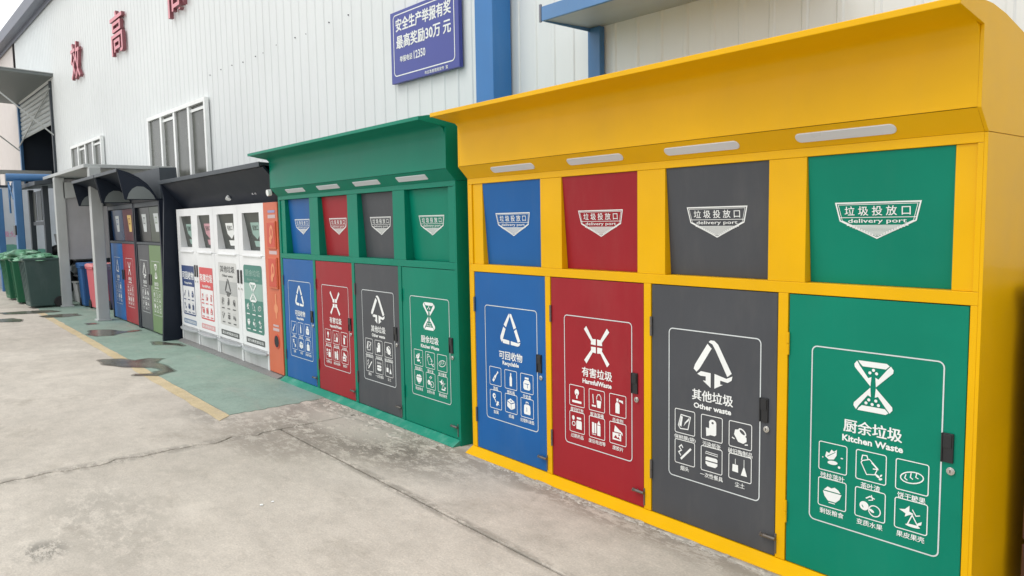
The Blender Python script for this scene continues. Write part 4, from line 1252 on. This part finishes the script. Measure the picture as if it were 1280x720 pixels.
MB().box(-.03, .07, -.1, 2.0, 3.36, 3.5).obj('rail', LGREY, fx)

# ------------------------------------------------------------------ wheelie bins
def wheelie(loc, rz, m, label, lidm=None, s_=1.0, sack=False, cat='wheelie bin', group=None, lid=True):
    t = thing('wheelie_bin', label, cat, loc, rz, group)
    t.scale = (s_, s_, s_)
    # local: front -Y, width .52
    b = MB()
    b.taper((-.225, .225, -.235, .25), (-.265, .265, -.30, .30), .03, .90)
    b.obj('body', m, t, 0.02, seg=3)
    MB().box(-.285, .285, -.325, .325, .885, .925).obj('rim', m, t, 0.01)
    for x in (-.21, -.07, .07, .21):
        MB().taper((x * .88 - .006, x * .88 + .006, -.247, -.22), (x - .006, x + .006, -.312, -.28), .12, .87).obj('rib', m, t)
    if lid:
        pts = [(.34, .93), (.30, .985), (.1, 1.01), (-.15, 1.0), (-.33, .965), (-.35, .93)]
        MB().prism_x(pts, -.29, .29).obj('lid', lidm or m, t, 0.008, smooth=50)
    MB().tube((-.24, .37, .92), (.24, .37, .92), .018, 10).obj('handle', lidm or m, t, smooth=40)
    for x in (-.25, .21):
        MB().tube((x, .24, .10), (x + .05, .24, .10), .10, 20).obj('wheel', RUBBER, t, 0.006, smooth=40)
    MB().tube((-.24, .24, .10), (.24, .24, .10), .012, 8).obj('axle', SLATE, t)
    return t

def crumple(loc, sx, sy, sz, seed, label, m=BAG):
    bm = bmesh.new()
    bmesh.ops.create_icosphere(bm, subdivisions=4, radius=1)
    for v in bm.verts:
        p = v.co.copy()
        k = 1 + .42 * noise.noise(p * 2.6 + Vector((seed, 0, 0))) + .20 * abs(noise.noise(p * 6 + Vector((0, seed, 0))))
        q = p * k
        v.co = Vector((q.x * sx, q.y * sy, max(q.z, -.35) * sz))
    me = bpy.data.meshes.new('bag')
    bm.to_mesh(me); bm.free()
    me.materials.append(m)
    o = bpy.data.objects.new('crumpled_bag', me)
    link(o); o.location = loc
    tag(o, label, 'bag')
    return o
GB = 'wheelie bins at the left end of the row'
wheelie((-17.35, 2.13, .004), rad(3), BINDARK, 'dark grey-green wheelie bin, nearest and largest of the bins at the left', s_=1.05, group=GB, lid=False)
wheelie((-18.55, 2.06, .004), rad(-2), BINGREEN, 'bright green wheelie bin in the middle, just behind the dark bin', group=GB, lid=False)
wheelie((-19.75, 2.02, .004), rad(4), BINGREEN, 'bright green wheelie bin furthest left, cut by the picture edge', group=GB, lid=False)
crumple((-17.38, 2.12, .955), .32, .36, .085, 2.0, 'crumpled pale green liner spread over the dark wheelie bin')
crumple((-18.52, 2.02, .975), .33, .37, .12, 5.0, 'crumpled green liner heaped on the middle green bin')
crumple((-19.72, 1.98, .94), .35, .38, .11, 8.0, 'crumpled green liner on the furthest left green bin')
wheelie((-16.72, 2.92, .004), rad(88), BINBLUE, 'blue bin with blue lid inside the light grey shelter', s_=.86, group='bins inside the light grey shelter')
wheelie((-16.10, 2.99, .004), rad(92), BINRED, 'red bin with pink lid inside the light grey shelter, beside the blue bin', mat('pink_lid', (.75, .27, .28), .45), s_=.86, group='bins inside the light grey shelter')
wheelie((-15.45, 3.20, .004), rad(90), mat('wheelie_navy', (.012, .025, .07), .45), 'navy bin half hidden behind the grey post, to the right of the red bin', s_=.86, group='bins inside the light grey shelter')
bx = thing('storage_box', 'pale plastic box on the ground in the grey shelter, under the black crate', 'box', (-18.0, 3.05, 0.004))
MB().taper((-.40, .40, -.24, .26), (-.45, .45, -.28, .3), 0, .40).obj('box_body', WBOX, bx, 0.015)
MB().box(-.47, .47, -.3, .32, .40, .435).obj('box_lid', LGREY, bx, 0.01)
bx = thing('storage_crate', 'black ribbed crate stacked on top of the pale plastic box', 'crate', (-18.0, 3.05, .442))
MB().taper((-.36, .36, -.2, .22), (-.40, .40, -.24, .26), 0, .42).obj('crate_body', BLACKP, bx, 0.015)
for z in (.1, .32, .43):
    MB().box(-.42, .42, -.26, .28, z, z + .03).obj('crate_rib', mat('crate_black', (.09, .095, .10), .4) if z < .2 else bpy.data.materials['crate_black'], bx, 0.008)

def tyre(loc, tilt, label, R_=.30, r_=.085):
    v, f = [], []
    A, Bn = 28, 10
    for i in range(A):
        for k in range(Bn):
            a, b_ = 2 * math.pi * i / A, 2 * math.pi * k / Bn
            rr_ = R_ - r_ + r_ * math.cos(b_)
            v.append((rr_ * math.cos(a), r_ * 1.15 * math.sin(b_), R_ + rr_ * math.sin(a)))
            f.append((i * Bn + k, i * Bn + (k + 1) % Bn, ((i + 1) % A) * Bn + (k + 1) % Bn, ((i + 1) % A) * Bn + k))
    t = thing('tyre', label, 'tyre', loc, rad(70))
    o = MB().add(v, f).obj('tread', RUBBER, t, smooth=60)
    o.rotation_euler = (tilt, 0, 0)
    MB().prism_y(ring(0, R_, R_ - 1.7 * r_, R_ - 1.7 * r_, 20), -.02, .02).obj('rim', SLATE, t).rotation_euler = (tilt, 0, 0)
tyre((-18.2, 2.62, .70), rad(6), 'upper of two dark round wheels stacked beside the grey post', .26)
tyre((-18.2, 2.62, .16), rad(4), 'lower of two dark round wheels stacked beside the grey post', .27)
can = thing('paint_can', 'small pale pail on top of the dark wheels beside the grey post', 'pail', (-18.2, 2.62, 1.225))
MB().tube((0, 0, 0), (0, 0, .18), .08, 16, r2=.10).obj('pail_body', WBOX, can, smooth=40)
MB().tube((0, 0, .18), (0, 0, .20), .105, 16).obj('pail_lid', LGREY, can, smooth=40)

# ------------------------------------------------------------------ added dark chest beside the yellow cabinet (mostly unseen, there to darken its flank by reflection)
ch = thing('flank_blocker', 'added dark brown chest close to the right flank of the yellow cabinet', 'blocker', (-.42, 3.72, 0))
MB().box(-.5, .5, -.5, .45, .03, 1.22).obj('blocker_body', BLOCKERB, ch, 0.01)
MB().box(-.53, .53, -.53, .48, 1.22, 1.27).obj('blocker_lid', BLOCKERB, ch, 0.01)
for z in (.2, .4, .6, .8, 1.0):
    MB().box(-.505, .505, -.512, -.5, z - .09, z + .09).obj('board', BLOCKERB, ch, 0.004)

SCRAPS = ((-4.005, 1.448, .011), (-4.012, 1.514, .009))
for k, (x, y, sz) in enumerate(SCRAPS):
    v = [(-1, -.6, 0), (.9, -.8, .25), (1.1, .5, .1), (.1, .9, .5), (-.8, .6, .15), (0, 0, .7)]
    o = MB().add([(a * sz, b_ * sz, c_ * sz + .002) for a, b_, c_ in v], [(0, 1, 5), (1, 2, 5), (2, 3, 5), (3, 4, 5), (4, 0, 5), (4, 3, 2, 1, 0)]).obj('paper_scrap', PRINT, loc=(x, y, 0))
    tag(o, ('white scrap of paper on the bare concrete yard, left of the pair', 'white scrap of paper on the bare concrete yard, right of the pair')[k], 'litter', 'paper scraps on the concrete')
